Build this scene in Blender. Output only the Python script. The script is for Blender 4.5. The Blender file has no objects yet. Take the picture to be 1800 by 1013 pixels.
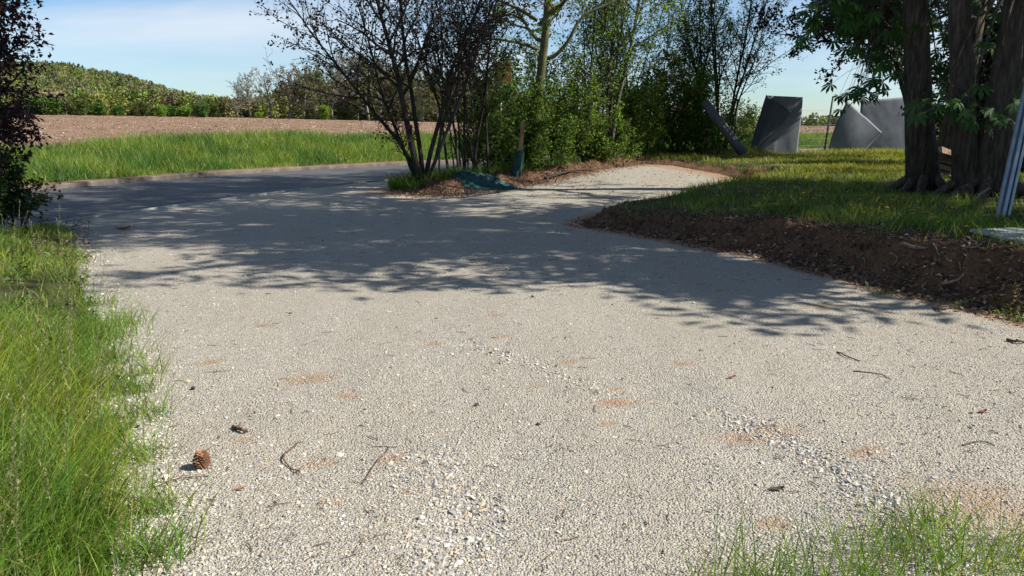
import bpy, math, random
import numpy as np
R = math.radians
SC = bpy.context.scene
COL = SC.collection
# ------------------------------------------------------------------ camera model (photo pixels 1800 x 1013)
F, CX, CY, CAMH, PITCH = 1300.0, 900.0, 506.5, 1.6, R(12.6)
def ray(px, py):
    u, v = (px-CX)/F, (CY-py)/F
    c, s = math.cos(PITCH), math.sin(PITCH)
    return np.array([u, c+v*s, -s+v*c])
def gp(px, py, z=0.0):
    d = ray(px, py); t = (z-CAMH)/d[2]
    return np.array([d[0]*t, d[1]*t, z])
def atY(px, py, Y):
    d = ray(px, py); t = Y/d[1]
    return np.array([d[0]*t, Y, CAMH+d[2]*t])
# ------------------------------------------------------------------ maths helpers
def smooth(a, b, x):
    t = np.clip((np.asarray(x, float)-a)/(b-a), 0, 1); return t*t*(3-2*t)
def _h(ix, iy, seed):
    n = (ix.astype(np.int64)*374761393 + iy.astype(np.int64)*668265263 + seed*974711) & 0xffffffff
    n = ((n ^ (n >> 13))*1274126177) & 0xffffffff
    return ((n ^ (n >> 16)) & 0xffff)/65535.0
def vn(x, y, seed=0):
    x = np.asarray(x, float); y = np.asarray(y, float)
    ix, iy = np.floor(x), np.floor(y); fx, fy = x-ix, y-iy
    fx = fx*fx*(3-2*fx); fy = fy*fy*(3-2*fy)
    a, b, c, d = _h(ix, iy, seed), _h(ix+1, iy, seed), _h(ix, iy+1, seed), _h(ix+1, iy+1, seed)
    return (a*(1-fx)+b*fx)*(1-fy)+(c*(1-fx)+d*fx)*fy - .5
def fbm(x, y, seed=0, o=3):
    r = 0
    for k in range(o): r = r + vn(np.asarray(x)*2**k, np.asarray(y)*2**k, seed+k)*.6**k
    return r
def seg_d(x, y, poly):
    """distance to an open polyline"""
    x = np.asarray(x, float); y = np.asarray(y, float); best = np.full(x.shape, 1e9)
    for (ax, ay), (bx, by) in zip(poly[:-1], poly[1:]):
        dx, dy = bx-ax, by-ay; L = dx*dx+dy*dy
        t = np.clip(((x-ax)*dx+(y-ay)*dy)/L, 0, 1)
        best = np.minimum(best, np.hypot(x-ax-t*dx, y-ay-t*dy))
    return best
def inside(x, y, poly):
    x = np.asarray(x, float); y = np.asarray(y, float); r = np.zeros(x.shape, bool); n = len(poly)
    for i in range(n):
        ax, ay = poly[i]; bx, by = poly[(i+1) % n]
        if ay == by: continue
        c = ((ay > y) != (by > y)) & (x < (bx-ax)*(y-ay)/(by-ay)+ax); r ^= c
    return r
def sdist(x, y, poly):
    d = seg_d(x, y, list(poly)+[poly[0]]); return np.where(inside(x, y, poly), d, -d)
def catmull(P, n=8):
    P = np.array(P, float); out = []
    Q = np.vstack([2*P[0]-P[1], P, 2*P[-1]-P[-2]])
    for i in range(1, len(Q)-2):
        for k in range(n):
            t = k/n; a, b, c, d = Q[i-1], Q[i], Q[i+1], Q[i+2]
            out.append(.5*((2*b)+(c-a)*t+(2*a-5*b+4*c-d)*t*t+(3*b-a-3*c+d)*t**3))
    out.append(P[-1]); return np.array(out)
# ------------------------------------------------------------------ mesh helpers
def make_mesh(name, V, faces, mats, tint=None, smooth_=False, midx=None, attr=None):
    V = np.asarray(V, np.float32)
    if not isinstance(faces, list): faces = [faces]
    faces = [np.asarray(f, np.int32) for f in faces if len(f)]
    m = bpy.data.meshes.new(name)
    m.vertices.add(len(V)); m.vertices.foreach_set('co', V.ravel())
    tot = np.concatenate([np.full(len(f), f.shape[1], np.int32) for f in faces])
    li = np.concatenate([f.ravel() for f in faces])
    st = np.concatenate([[0], np.cumsum(tot)[:-1]]).astype(np.int32)
    m.loops.add(len(li)); m.loops.foreach_set('vertex_index', li)
    m.polygons.add(len(tot)); m.polygons.foreach_set('loop_start', st); m.polygons.foreach_set('loop_total', tot)
    if midx is not None: m.polygons.foreach_set('material_index', np.asarray(midx, np.int32))
    m.polygons.foreach_set('use_smooth', np.full(len(tot), smooth_, bool))
    if tint is not None:
        a = m.attributes.new('tint', 'FLOAT_COLOR', 'POINT')
        t = np.ones((len(V), 4), np.float32); t[:, :3] = tint; a.data.foreach_set('color', t.ravel())
    for k, v in (attr or {}).items():
        a = m.attributes.new(k, 'FLOAT', 'POINT'); a.data.foreach_set('value', np.asarray(v, np.float32))
    for mt in (mats if isinstance(mats, (list, tuple)) else [mats]): m.materials.append(mt)
    m.update(calc_edges=True); return m
def link(name, mesh, parent=None, loc=None, rotz=0):
    o = bpy.data.objects.new(name, mesh); COL.objects.link(o)
    if parent is not None: o.parent = parent
    if loc is not None: o.location = [float(v) for v in loc]
    if rotz: o.rotation_euler = (0, 0, rotz)
    return o
def tag(o, label=None, cat=None, group=None, kind=None):
    if label: o['label'] = label
    if cat: o['category'] = cat
    if group: o['group'] = group
    if kind: o['kind'] = kind
    return o
def thing(name, label, cat, loc, rotz=0, group=None):
    return tag(link(name, None, None, loc, rotz), label, cat, group)
def structure(name, mesh): return tag(link(name, mesh), kind='structure')
def stuff(name, mesh, label=None): return tag(link(name, mesh), label, name.replace('_', ' '), kind='stuff')
def grid(xs, ys, zf, keep=None):
    X, Y = np.meshgrid(xs, ys); Z = zf(X, Y)
    V = np.stack([X.ravel(), Y.ravel(), Z.ravel()], 1)
    nx, ny = len(xs), len(ys); I = np.arange(nx*ny).reshape(ny, nx)
    Fq = np.stack([I[:-1, :-1].ravel(), I[:-1, 1:].ravel(), I[1:, 1:].ravel(), I[1:, :-1].ravel()], 1)
    if keep is not None:
        K = keep(X, Y).ravel(); Fq = Fq[K[Fq].any(1)]
        used = np.unique(Fq); mp = np.full(nx*ny, -1); mp[used] = np.arange(len(used)); V = V[used]; Fq = mp[Fq]
    return V, Fq
def tubes(lines, sides=None):
    """lines: list of (pts Nx3, radii N, sides). Returns V, [quads, caps]"""
    groups = {}
    for p, r, s in lines: groups.setdefault((len(p), s), []).append((p, r))
    Vs, Fs, off = [], [], 0
    for (n, s), L in groups.items():
        P = np.array([a for a, _ in L], float); Rr = np.array([b for _, b in L], float); B = len(L)
        T = np.gradient(P, axis=1); T /= np.linalg.norm(T, axis=2, keepdims=True)+1e-9
        mean = T.mean(1); ref = np.where(np.abs(mean[:, 2:3]) > .8, [[1., 0, 0]], [[0, 0, 1.]])
        U = np.cross(T, np.repeat(ref[:, None], n, 1)); U /= np.linalg.norm(U, axis=2, keepdims=True)+1e-9
        W = np.cross(T, U); a = np.arange(s)*2*np.pi/s
        V = P[:, :, None]+Rr[:, :, None, None]*(U[:, :, None]*np.cos(a)[None, None, :, None]+W[:, :, None]*np.sin(a)[None, None, :, None])
        I = np.arange(B*n*s).reshape(B, n, s)+off
        q = np.stack([I[:, :-1], np.roll(I[:, :-1], -1, 2), np.roll(I[:, 1:], -1, 2), I[:, 1:]], -1).reshape(-1, 4)
        Vs.append(V.reshape(-1, 3)); Fs.append(q)
        if s >= 4:
            Fs.append(I[:, -1].reshape(-1, s)); Fs.append(I[:, 0, ::-1].reshape(-1, s))
        off += B*n*s
    return np.vstack(Vs), Fs
def box(c, s, rot=None):
    v = np.array([[x, y, z] for z in (-.5, .5) for y in (-.5, .5) for x in (-.5, .5)])*np.array(s)
    if rot is not None: v = v @ np.array(rot).T
    f = np.array([[0, 2, 3, 1], [4, 5, 7, 6], [0, 1, 5, 4], [2, 6, 7, 3], [0, 4, 6, 2], [1, 3, 7, 5]])
    return v+np.array(c), f
def join(parts):
    V, Fs, off = [], [], 0
    for v, f in parts:
        f = f if isinstance(f, list) else [f]
        V.append(v); Fs += [np.asarray(a)+off for a in f]; off += len(v)
    return np.vstack(V), Fs
def bevel_box(c, s, b, rot=None):
    import bmesh
    bm = bmesh.new(); bmesh.ops.create_cube(bm, size=1)
    for v in bm.verts: v.co = (v.co.x*s[0], v.co.y*s[1], v.co.z*s[2])
    bmesh.ops.bevel(bm, geom=bm.edges[:], offset=b, segments=2, affect='EDGES', profile=.5)
    bm.verts.index_update(); V = np.array([v.co[:] for v in bm.verts]); tri = bmesh.ops.triangulate(bm, faces=bm.faces[:])
    Fa = np.array([[v.index for v in f.verts] for f in bm.faces]); bm.free()
    if rot is not None: V = V @ np.array(rot).T
    return V+np.array(c), Fa
def rotm(ax, ang):
    c, s = math.cos(ang), math.sin(ang)
    return {'x': np.array([[1, 0, 0], [0, c, -s], [0, s, c]]), 'y': np.array([[c, 0, s], [0, 1, 0], [-s, 0, c]]), 'z': np.array([[c, -s, 0], [s, c, 0], [0, 0, 1]])}[ax]
def unit(a): return a/(np.linalg.norm(a, axis=-1, keepdims=True)+1e-9)
# ------------------------------------------------------------------ materials
def mat(name):
    m = bpy.data.materials.new(name); m.use_nodes = True
    nt = m.node_tree; b = nt.nodes['Principled BSDF']; return m, nt, b
def nd(nt, t, **k):
    n = nt.nodes.new(t)
    for a, v in k.items():
        if a in n.inputs.keys(): n.inputs[a].default_value = v
        else: setattr(n, a, v)
    return n
def ramp(nt, src, stops):
    r = nt.nodes.new('ShaderNodeValToRGB'); e = r.color_ramp.elements
    while len(e) < len(stops): e.new(.5)
    for i, (p, c) in enumerate(stops): e[i].position = p; e[i].color = (*c, 1) if len(c) == 3 else c
    nt.links.new(src, r.inputs[0]); return r.outputs[0]
def mixc(nt, fac, a, b, mode='MIX'):
    m = nt.nodes.new('ShaderNodeMix'); m.data_type = 'RGBA'; m.blend_type = mode
    for s, v in ((m.inputs[0], fac), (m.inputs[6], a), (m.inputs[7], b)):
        if isinstance(v, (int, float)): s.default_value = v
        elif isinstance(v, (tuple, list)): s.default_value = (*v, 1)
        else: nt.links.new(v, s)
    return m.outputs[2]
def obj_co(nt): return nt.nodes.new('ShaderNodeTexCoord').outputs['Object']
def noise(nt, co, scale, detail=4, rough=.6, dist=0):
    n = nd(nt, 'ShaderNodeTexNoise'); n.inputs['Scale'].default_value = scale; n.inputs['Detail'].default_value = detail
    n.inputs['Roughness'].default_value = rough; n.inputs['Distortion'].default_value = dist; nt.links.new(co, n.inputs['Vector']); return n
def vor(nt, co, scale, feature='F1'):
    n = nd(nt, 'ShaderNodeTexVoronoi'); n.feature = feature; n.inputs['Scale'].default_value = scale; nt.links.new(co, n.inputs['Vector']); return n
def bump(nt, h, b, strength, dist, prev=None):
    n = nd(nt, 'ShaderNodeBump'); n.inputs['Strength'].default_value = strength; n.inputs['Distance'].default_value = dist
    nt.links.new(h, n.inputs['Height'])
    if prev is not None: nt.links.new(prev, n.inputs['Normal'])
    if b is not None: nt.links.new(n.outputs[0], b.inputs['Normal'])
    return n.outputs[0]
def simple(name, stops, scale=8, rough=.9, bs=.4, bd=.02, detail=6, metal=0, stretch=None, spec=.3):
    m, nt, b = mat(name); co = obj_co(nt)
    if stretch:
        mp = nd(nt, 'ShaderNodeMapping'); mp.inputs['Scale'].default_value = stretch; nt.links.new(co, mp.inputs[0]); co = mp.outputs[0]
    n = noise(nt, co, scale, detail)
    nt.links.new(ramp(nt, n.outputs['Fac'], stops), b.inputs['Base Color'])
    b.inputs['Roughness'].default_value = rough; b.inputs['Metallic'].default_value = metal
    b.inputs['Specular IOR Level'].default_value = spec
    if bs: bump(nt, n.outputs['Fac'], b, bs, bd)
    return m
def tinted(name, trans=0.0, rough=.7, spec=.25, tcol=(1, 1, 1)):
    m, nt, b = mat(name); a = nd(nt, 'ShaderNodeAttribute'); a.attribute_name = 'tint'
    nt.links.new(a.outputs['Color'], b.inputs['Base Color']); b.inputs['Roughness'].default_value = rough
    b.inputs['Specular IOR Level'].default_value = spec
    if trans:
        t = nd(nt, 'ShaderNodeBsdfTranslucent'); nt.links.new(mixc(nt, 1.0, a.outputs['Color'], tcol, 'MULTIPLY'), t.inputs[0])
        mx = nd(nt, 'ShaderNodeMixShader'); mx.inputs[0].default_value = trans
        nt.links.new(b.outputs[0], mx.inputs[1]); nt.links.new(t.outputs[0], mx.inputs[2])
        nt.links.new(mx.outputs[0], nt.nodes['Material Output'].inputs['Surface'])
    return m
M = {}
M['grass'] = tinted('grass_blades', .45, .55, .35, (1.25, 1.2, .5))
M['leaf'] = tinted('spring_leaves', .45, .6, .3, (1.3, 1.25, .5))
M['dleaf'] = tinted('dark_leaves', .28, .5, .3, (1.1, 1.2, .5))
M['litter'] = tinted('dead_leaves', .1, .85, .15)
M['stone'] = tinted('gravel_stones', 0, .9, .15)
M['clod'] = tinted('soil_clods', 0, .95, .1)
M['bark_dark'] = simple('dark_bark', [(.3, (.018, .014, .012)), (.7, (.055, .045, .038))], 14, .95, .6, .02, stretch=(1, 1, .25))
M['bark_big'] = simple('brown_bark', [(.34, (.03, .022, .017)), (.5, (.062, .046, .035)), (.68, (.115, .09, .072))], 22, .95, .7, .04, detail=10, stretch=(1, 1, .16))
M['bark_moss'] = simple('mossy_bark', [(.3, (.045, .05, .02)), (.6, (.13, .13, .06)), (.8, (.22, .19, .13))], 6, .95, .7, .03, stretch=(1, 1, .5))
M['bark_grey'] = simple('grey_bark', [(.3, (.07, .06, .05)), (.7, (.19, .17, .14))], 10, .9, .5, .02, stretch=(1, 1, .3))
M['fabric'] = simple('grey_woven_fabric', [(.35, (.16, .17, .19)), (.7, (.22, .23, .25))], 3, .7, .15, .01)
M['fabric_dark'] = simple('dark_woven_fabric', [(.35, (.07, .074, .088)), (.7, (.10, .105, .12))], 4, .75, .2, .01)
M['tarp'] = simple('teal_tarpaulin', [(.3, (.012, .045, .042)), (.7, (.028, .092, .084))], 7, .55, .3, .03)
M['metal'] = simple('galvanised_metal', [(.3, (.15, .175, .20)), (.7, (.24, .27, .30))], 12, .42, .1, .003, metal=.85)
M['post'] = simple('green_grey_post', [(.3, (.06, .08, .075)), (.7, (.10, .12, .115))], 12, .6, .1, .003)
M['wire'] = simple('wire', [(.3, (.30, .33, .33)), (.7, (.4, .42, .42))], 12, .5, 0, 0)
M['blue'] = simple('blue_plastic', [(.3, (.02, .07, .12)), (.7, (.035, .11, .18))], 5, .5, .1, .01)
M['wood'] = simple('weathered_wood', [(.3, (.13, .085, .05)), (.7, (.30, .21, .14))], 16, .9, .5, .01, stretch=(1, 1, .15))
M['twig'] = simple('twig_bark', [(.3, (.07, .04, .025)), (.7, (.16, .10, .065))], 60, .9, .5, .004)
M['root'] = simple('root_bark', [(.3, (.12, .085, .06)), (.7, (.28, .21, .16))], 25, .9, .5, .006)
M['slab'] = simple('grey_slab', [(.3, (.24, .25, .24)), (.7, (.36, .37, .35))], 18, .9, .3, .004)
M['kerb'] = simple('weathered_kerb', [(.3, (.08, .062, .048)), (.55, (.15, .118, .095)), (.75, (.25, .21, .18))], 2.2, .95, .4, .02)
M['sign'] = simple('rust_brown_board', [(.3, (.16, .075, .03)), (.7, (.28, .15, .06))], 4, .7, .1, .005)
M['pale_post'] = simple('pale_post', [(.3, (.5, .52, .55)), (.7, (.62, .64, .66))], 6, .5, 0, 0)
M['cone'] = simple('cone_scales', [(.3, (.16, .07, .035)), (.7, (.34, .18, .10))], 40, .8, .3, .003)
M['flower'] = simple('yellow_petals', [(.3, (.75, .42, .03)), (.7, (.85, .55, .05))], 30, .7, 0, 0)
M['stalk'] = simple('green_stalk', [(.3, (.08, .13, .03)), (.7, (.12, .18, .05))], 30, .7, 0, 0)
M['dark_stone'] = simple('dark_stone', [(.3, (.03, .03, .03)), (.7, (.07, .065, .06))], 40, .9, .4, .004)
M['pale_stone'] = simple('pale_stone', [(.3, (.42, .39, .34)), (.7, (.62, .59, .54))], 25, .9, .4, .004)

def mk_gravel():
    m, nt, b = mat('crushed_limestone_gravel'); co = obj_co(nt)
    v1 = vor(nt, co, 95); v2 = vor(nt, co, 48); v3 = vor(nt, co, 190)
    c1 = ramp(nt, nd_sep(nt, v1.outputs['Color']), [(0, (.20, .19, .175)), (.25, (.34, .325, .29)), (.6, (.46, .435, .385)), (.85, (.56, .52, .44)), (1, (.66, .63, .57))])
    c2 = ramp(nt, nd_sep(nt, v2.outputs['Color']), [(0, (.27, .26, .25)), (.4, (.42, .395, .345)), (.75, (.52, .47, .37)), (1, (.62, .6, .55))])
    sel = noise(nt, co, 9, 3)
    c = mixc(nt, ramp(nt, sel.outputs['Fac'], [(.45, (0, 0, 0)), (.6, (1, 1, 1))]), c1, c2)
    c = mixc(nt, .35, c, ramp(nt, nd_sep(nt, v3.outputs['Color']), [(0, (.25, .24, .22)), (1, (.62, .58, .5))]))
    # dark grit between stones
    e = vor(nt, co, 95, 'DISTANCE_TO_EDGE')
    c = mixc(nt, ramp(nt, e.outputs['Distance'], [(0, (.75, .75, .75)), (.11, (0, 0, 0))]), c, (.19, .17, .14))
    mp = nd(nt, 'ShaderNodeMapping'); mp.inputs['Scale'].default_value = (1.5, .35, 1); mp.inputs['Rotation'].default_value = (0, 0, .35); nt.links.new(co, mp.inputs[0])
    big = noise(nt, mp.outputs[0], .9, 6, .65)
    c = mixc(nt, ramp(nt, big.outputs['Fac'], [(.35, (0, 0, 0)), (.7, (.55, .55, .55))]), c, (.36, .315, .25))
    # reddish soil tracked onto the stones, plus shade painted into the rear strip
    a = nd(nt, 'ShaderNodeAttribute'); a.attribute_name = 'soil'
    sn = noise(nt, co, 48, 5, .8)
    ad = nd(nt, 'ShaderNodeMath'); ad.operation = 'MULTIPLY_ADD'
    nt.links.new(sn.outputs['Fac'], ad.inputs[0]); ad.inputs[1].default_value = .9; nt.links.new(a.outputs['Fac'], ad.inputs[2])
    sm = ramp(nt, ad.outputs[0], [(.70, (0, 0, 0)), (.98, (.85, .85, .85))])
    c = mixc(nt, sm, c, (.36, .215, .12))
    c = mixc(nt, 1.0, c, (1.0, .975, .925), 'MULTIPLY')
    nt.links.new(c, b.inputs['Base Color']); b.inputs['Roughness'].default_value = .92; b.inputs['Specular IOR Level'].default_value = .15
    p = bump(nt, v2.outputs['Distance'], None, .5, -.016)
    p = bump(nt, v1.outputs['Distance'], None, .9, -.012, p)
    bump(nt, v3.outputs['Distance'], b, .5, -.006, p)
    return m
def nd_sep(nt, col):
    s = nd(nt, 'ShaderNodeSeparateColor'); nt.links.new(col, s.inputs[0]); return s.outputs[0]
M['gravel'] = mk_gravel()
def mk_asphalt():
    m, nt, b = mat('worn_asphalt'); co = obj_co(nt)
    v = vor(nt, co, 120); n = noise(nt, co, .7, 5)
    c = ramp(nt, nd_sep(nt, v.outputs['Color']), [(0, (.028, .028, .03)), (.7, (.06, .06, .062)), (1, (.12, .118, .112))])
    c = mixc(nt, ramp(nt, n.outputs['Fac'], [(.4, (0, 0, 0)), (.7, (.4, .4, .4))]), c, (.13, .127, .12))
    nt.links.new(c, b.inputs['Base Color']); b.inputs['Roughness'].default_value = .85
    bump(nt, v.outputs['Distance'], b, .4, .004); return m
M['asphalt'] = mk_asphalt()
def mk_soil(name, a, bcol, cc, scale):
    m, nt, b = mat(name); co = obj_co(nt)
    n = noise(nt, co, scale, 8, .7); n2 = noise(nt, co, scale*.12, 4)
    c = ramp(nt, n.outputs['Fac'], [(.3, a), (.55, bcol), (.78, cc)])
    c = mixc(nt, ramp(nt, n2.outputs['Fac'], [(.4, (0, 0, 0)), (.65, (.6, .6, .6))]), c, tuple(x*1.35 for x in bcol))
    nt.links.new(c, b.inputs['Base Color']); b.inputs['Roughness'].default_value = .97; b.inputs['Specular IOR Level'].default_value = .1
    v = vor(nt, co, scale*2.2)
    p = bump(nt, v.outputs['Distance'], None, .6, -.02); bump(nt, n.outputs['Fac'], b, .9, .05, p); return m
M['soil'] = mk_soil('dark_soil', (.05, .028, .017), (.135, .076, .045), (.26, .165, .10), 14)
M['turf'] = mk_soil('turf_soil', (.03, .03, .012), (.06, .065, .022), (.11, .10, .045), 10)
M['sand'] = mk_soil('reddish_soil', (.12, .065, .04), (.22, .13, .085), (.34, .23, .16), 18)
M['field'] = mk_soil('ploughed_soil', (.12, .073, .045), (.205, .13, .082), (.32, .23, .155), 1.6)
M['hill'] = mk_soil('forest_floor', (.03, .035, .015), (.05, .055, .022), (.07, .065, .035), .2)
M['plain'] = mk_soil('farmland', (.09, .10, .03), (.14, .13, .05), (.2, .17, .08), .02)

# ------------------------------------------------------------------ plan of the place
farkerb = catmull([(-15.5, -25), (-16, -5), (-15, 5), (-13.6, 12), (-11.6, 17.9), (-9.1, 23.5), (-4.05, 29.3), (4.5, 36), (16, 43), (32, 50), (60, 58), (110, 66)], 6)
def offset(poly, d):
    t = unit(np.gradient(poly, axis=0)); return poly+np.stack([t[:, 1], -t[:, 0]], 1)*d
nearedge = offset(farkerb, 6.0)
kerb_poly = [tuple(p) for p in farkerb]+[(400, 90), (400, 900), (-900, 900), (-900, -25)]   # land beyond the far kerb
road_poly = [tuple(p) for p in farkerb]+[tuple(p) for p in nearedge[::-1]]
beyond_near = [tuple(p) for p in nearedge]+[(400, 80), (400, 900), (-900, 900), (-900, -25)]
bank_front_px = [(1010, 396), (1027, 400), (1100, 411), (1191, 428), (1333, 452), (1511, 499), (1622, 525), (1800, 566)]
bank_front = [tuple(gp(*p)[:2]) for p in bank_front_px]
bank_rear = [tuple(gp(x, y, z)[:2]) for x, y, z in [(1100, 288, .33), (1180, 292, .33), (1255, 299, .35), (1300, 304, .36), (1315, 308, .36), (1290, 316, .35), (1215, 327, .29), (1124, 342, .2), (1060, 368, .08)]]
bank_poly = bank_front+[(5.2, 4.6), (6.5, 2.5), (9, -6), (40, -6), (40, 34), (24, 33.5), (15, 30.8), (9.5, 28.8), (6.6, 28.0)]+bank_rear
left_edge_px = [(258, 1013), (262, 900), (236, 760), (226, 660), (205, 580), (172, 520), (158, 480), (152, 435), (130, 405), (82, 388)]
left_edge = [(-.75, -4), (-.95, 0)]+[tuple(gp(*p)[:2]) for p in left_edge_px]
near_left = [tuple(p) for p in nearedge if p[1] < 12.2]
left_poly = left_edge+near_left[::-1]
row = [(-2.5, 17.3), (-2.2, 17.6), (-.9, 18.9), (.6, 21.0), (3.2, 24.0), (5.6, 26.2), (8.6, 28.2)]
def undul(x, y): return .035*fbm(x*.6, y*.6, 3)+.012*fbm(x*2.4, y*2.4, 7)
def lot_z(x, y): return .33*smooth(13.5, 24, y)*smooth(-1.5, 4, x)+undul(x, y)
def bank_z(x, y):
    d = sdist(x, y, bank_poly)
    w = np.where(np.asarray(y) < 13, .58+.3*vn(np.asarray(x)*1.3, np.asarray(y)*1.3, 41), np.where(np.asarray(y) < 19, 1.5, .9))
    top = .22+.26*smooth(1.2, 5.0, x)+.05*fbm(x*.8, y*.8, 17)+.10*smooth(4.5, 8, x)*(1-smooth(12, 18, y))
    base = lot_z(x, y)-.03
    t = np.clip(d/w+.16*fbm(x*2.6, y*2.6, 19)*smooth(2.2, 4, x)*smooth(0, .15, d)*(d < 1.2), 0, 1)
    steep = smooth(1.5, 3.5, x)*(np.asarray(y) < 13)
    s = np.where(t < 1, (1-steep)*(.22*smooth(0, .35, t)+.78*smooth(.25, 1, t))+steep*(.30*smooth(0, .6, t)+.70*smooth(.48, .86, t)), 1)
    face = s*(1-s)*4
    rough = .30*fbm(x*2.4, y*2.4, 23)*smooth(1.5, 3.5, x)+.16*fbm(x*6, y*6, 29)+.07*fbm(x*16, y*16, 37)
    return np.where(d > -.02, base+(np.maximum(top, base+.02)-base)*s+face*rough*smooth(0, .2, d)*np.where(np.asarray(y) < 13, 1, .2)+.012*fbm(x*9, y*9, 31)*smooth(.02, .1, d)+.03*smooth(0, .05, d), base-.1)
def strip_z(x, y):
    d = seg_d(x, y, [(-1.9, 17.9)]+row[2:-1]+[(7.2, 27.2)]); w = 1.25+.5*vn(np.asarray(x)*.8, np.asarray(y)*.8, 51)
    t = np.clip(1-d/w, 0, 1)
    return np.where(t > 0, lot_z(x, y)-.03+(.30+.16*fbm(x*1.5, y*1.5, 57))*smooth(0, .8, t)+.05*fbm(x*6, y*6, 59)*smooth(0, .3, t), -.3)
def left_z(x, y):
    d = sdist(x, y, left_poly)
    return np.where(d > 0, lot_z(x, y)-.02+.16*smooth(0, 1.4, d)+.05*fbm(x*1.7, y*1.7, 61)*smooth(0, .5, d)+.03*smooth(0, .12, d), lot_z(x, y)-.15)
def ppx(x, y): return 900+1300*np.asarray(x)/np.maximum(np.asarray(y), 1)
def field_z(x, y):
    dk = seg_d(x, y, farkerb)
    slope = np.interp(ppx(x, y), [-400, 60, 690, 1000, 2400], [.028, .0205, .0085, .001, -.002])
    left = np.interp(ppx(x, y), [-300, 60, 400, 1000, 1500], [.55, .5, .8, .7, .72])
    v = .06+left*smooth(.6, 6.0, dk)
    return v+.1*fbm(x*.25, y*.25, 71)*smooth(1, 4, dk)+slope*np.clip(np.asarray(y)-33, 0, 150)*smooth(4, 10, dk)
def ground(x, y):
    x = np.asarray(x, float); y = np.asarray(y, float)
    z = np.maximum(np.maximum(lot_z(x, y), bank_z(x, y)), np.maximum(strip_z(x, y), left_z(x, y)))
    return np.where(inside(x, y, kerb_poly), field_z(x, y), np.where(inside(x, y, road_poly), 0.0, z))
def g1(x, y): return float(ground(np.array([x]), np.array([y]))[0])

def hit(px, py, dz=0.0):
    dr = ray(px, py); ts = np.linspace(2.5, 45, 6000); q = np.array([0, 0, CAMH])+dr*ts[:, None]
    return q[np.argmax(q[:, 2] < ground(q[:, 0], q[:, 1])+dz)]
# soil stains tracked over the gravel, at their places on the ground
stains = [(545, 668, .26, .10), (1085, 712, .20, .06), (870, 560, .14, .05), (880, 600, .12, .04), (1065, 748, .1, .03), (560, 810, .12, .05), (940, 684, .1, .03), (370, 640, .15, .06),
          (690, 805, .12, .06), (585, 880, .1, .03), (1330, 770, .35, .10), (1200, 650, .12, .04), (1080, 690, .1, .03), (1360, 925, .12, .05), (760, 610, .12, .04), (610, 700, .1, .04), (430, 775, .08, .04), (720, 860, .08, .03), (460, 575, .12, .05), (1440, 540, .3, .08), (1000, 645, .12, .04), (1520, 800, .2, .05)]
def soil_shade_attr(x, y):
    r = np.zeros_like(x)
    for px, py, a, bb in stains:
        c = gp(px, py); u = (x-c[0])*.96+(y-c[1])*.25; v = -(x-c[0])*.25+(y-c[1])*.96
        r = np.maximum(r, .5*np.exp(-(u/a)**2-(v/(bb*1.6))**2))
    c = gp(1720, 900); r = np.maximum(r, .42*np.exp(-((x-c[0])/.55)**2-((y-c[1])/.4)**2))
    db = sdist(x, y, bank_poly); r = np.maximum(r, .62*smooth(-.42, -.02, db)*(y < 13.5))
    r = np.maximum(r, .3*np.clip(smooth(-.9, -.1, db), 0, 1)*(x > 2.5)*(y < 10))
    r = np.maximum(r, .5*smooth(-1.3, -.1, db)*(y >= 17)); ds = seg_d(x, y, row[1:]); r = np.maximum(r, .5*(1-smooth(1.0, 1.9, ds)))  # first term darkens the rear gravel strip, standing in for dappled shade
    return r
# ------------------------------------------------------------------ setting
ys = [-6.0]
while ys[-1] < 30.5: ys.append(ys[-1]+max(.035, .0075*abs(ys[-1]) if ys[-1] > 1 else .2))
xs = np.concatenate([np.arange(-12, -4.5, .09), np.arange(-4.5, 5.5, .045), np.arange(5.5, 12.1, .1)])
def lotz_cut(x, y): return lot_z(x, y)-.5*smooth(.0, .12, np.where(inside(x, y, beyond_near), seg_d(x, y, nearedge), 0))+.012
V, Fq = grid(xs, np.array(ys), lotz_cut, lambda x, y: ~inside(x, y, beyond_near) | (seg_d(x, y, nearedge) < .3))
structure('gravel_ground', make_mesh('gravel_ground', V, Fq, M['gravel'], smooth_=True, attr={'soil': soil_shade_attr(V[:, 0], V[:, 1])}))
def ribbon(cl, w0, w1, z0, z1, n=2):
    a, b = offset(cl, w0), offset(cl, w1); L = len(cl); rows = []
    for k in range(n): t = k/(n-1); rows.append(np.column_stack([a*(1-t)+b*t, np.full(L, z0*(1-t)+z1*t)]))
    V = np.vstack(rows); I = np.arange(n*L).reshape(n, L)
    return V, np.stack([I[:-1, :-1].ravel(), I[1:, :-1].ravel(), I[1:, 1:].ravel(), I[:-1, 1:].ravel()], 1)
dense = catmull([tuple(p) for p in farkerb], 4)
V, Fq = ribbon(dense, -.3, 6.3, -.015, -.012, 6); structure('road', make_mesh('road', V, Fq, M['asphalt']))
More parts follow.
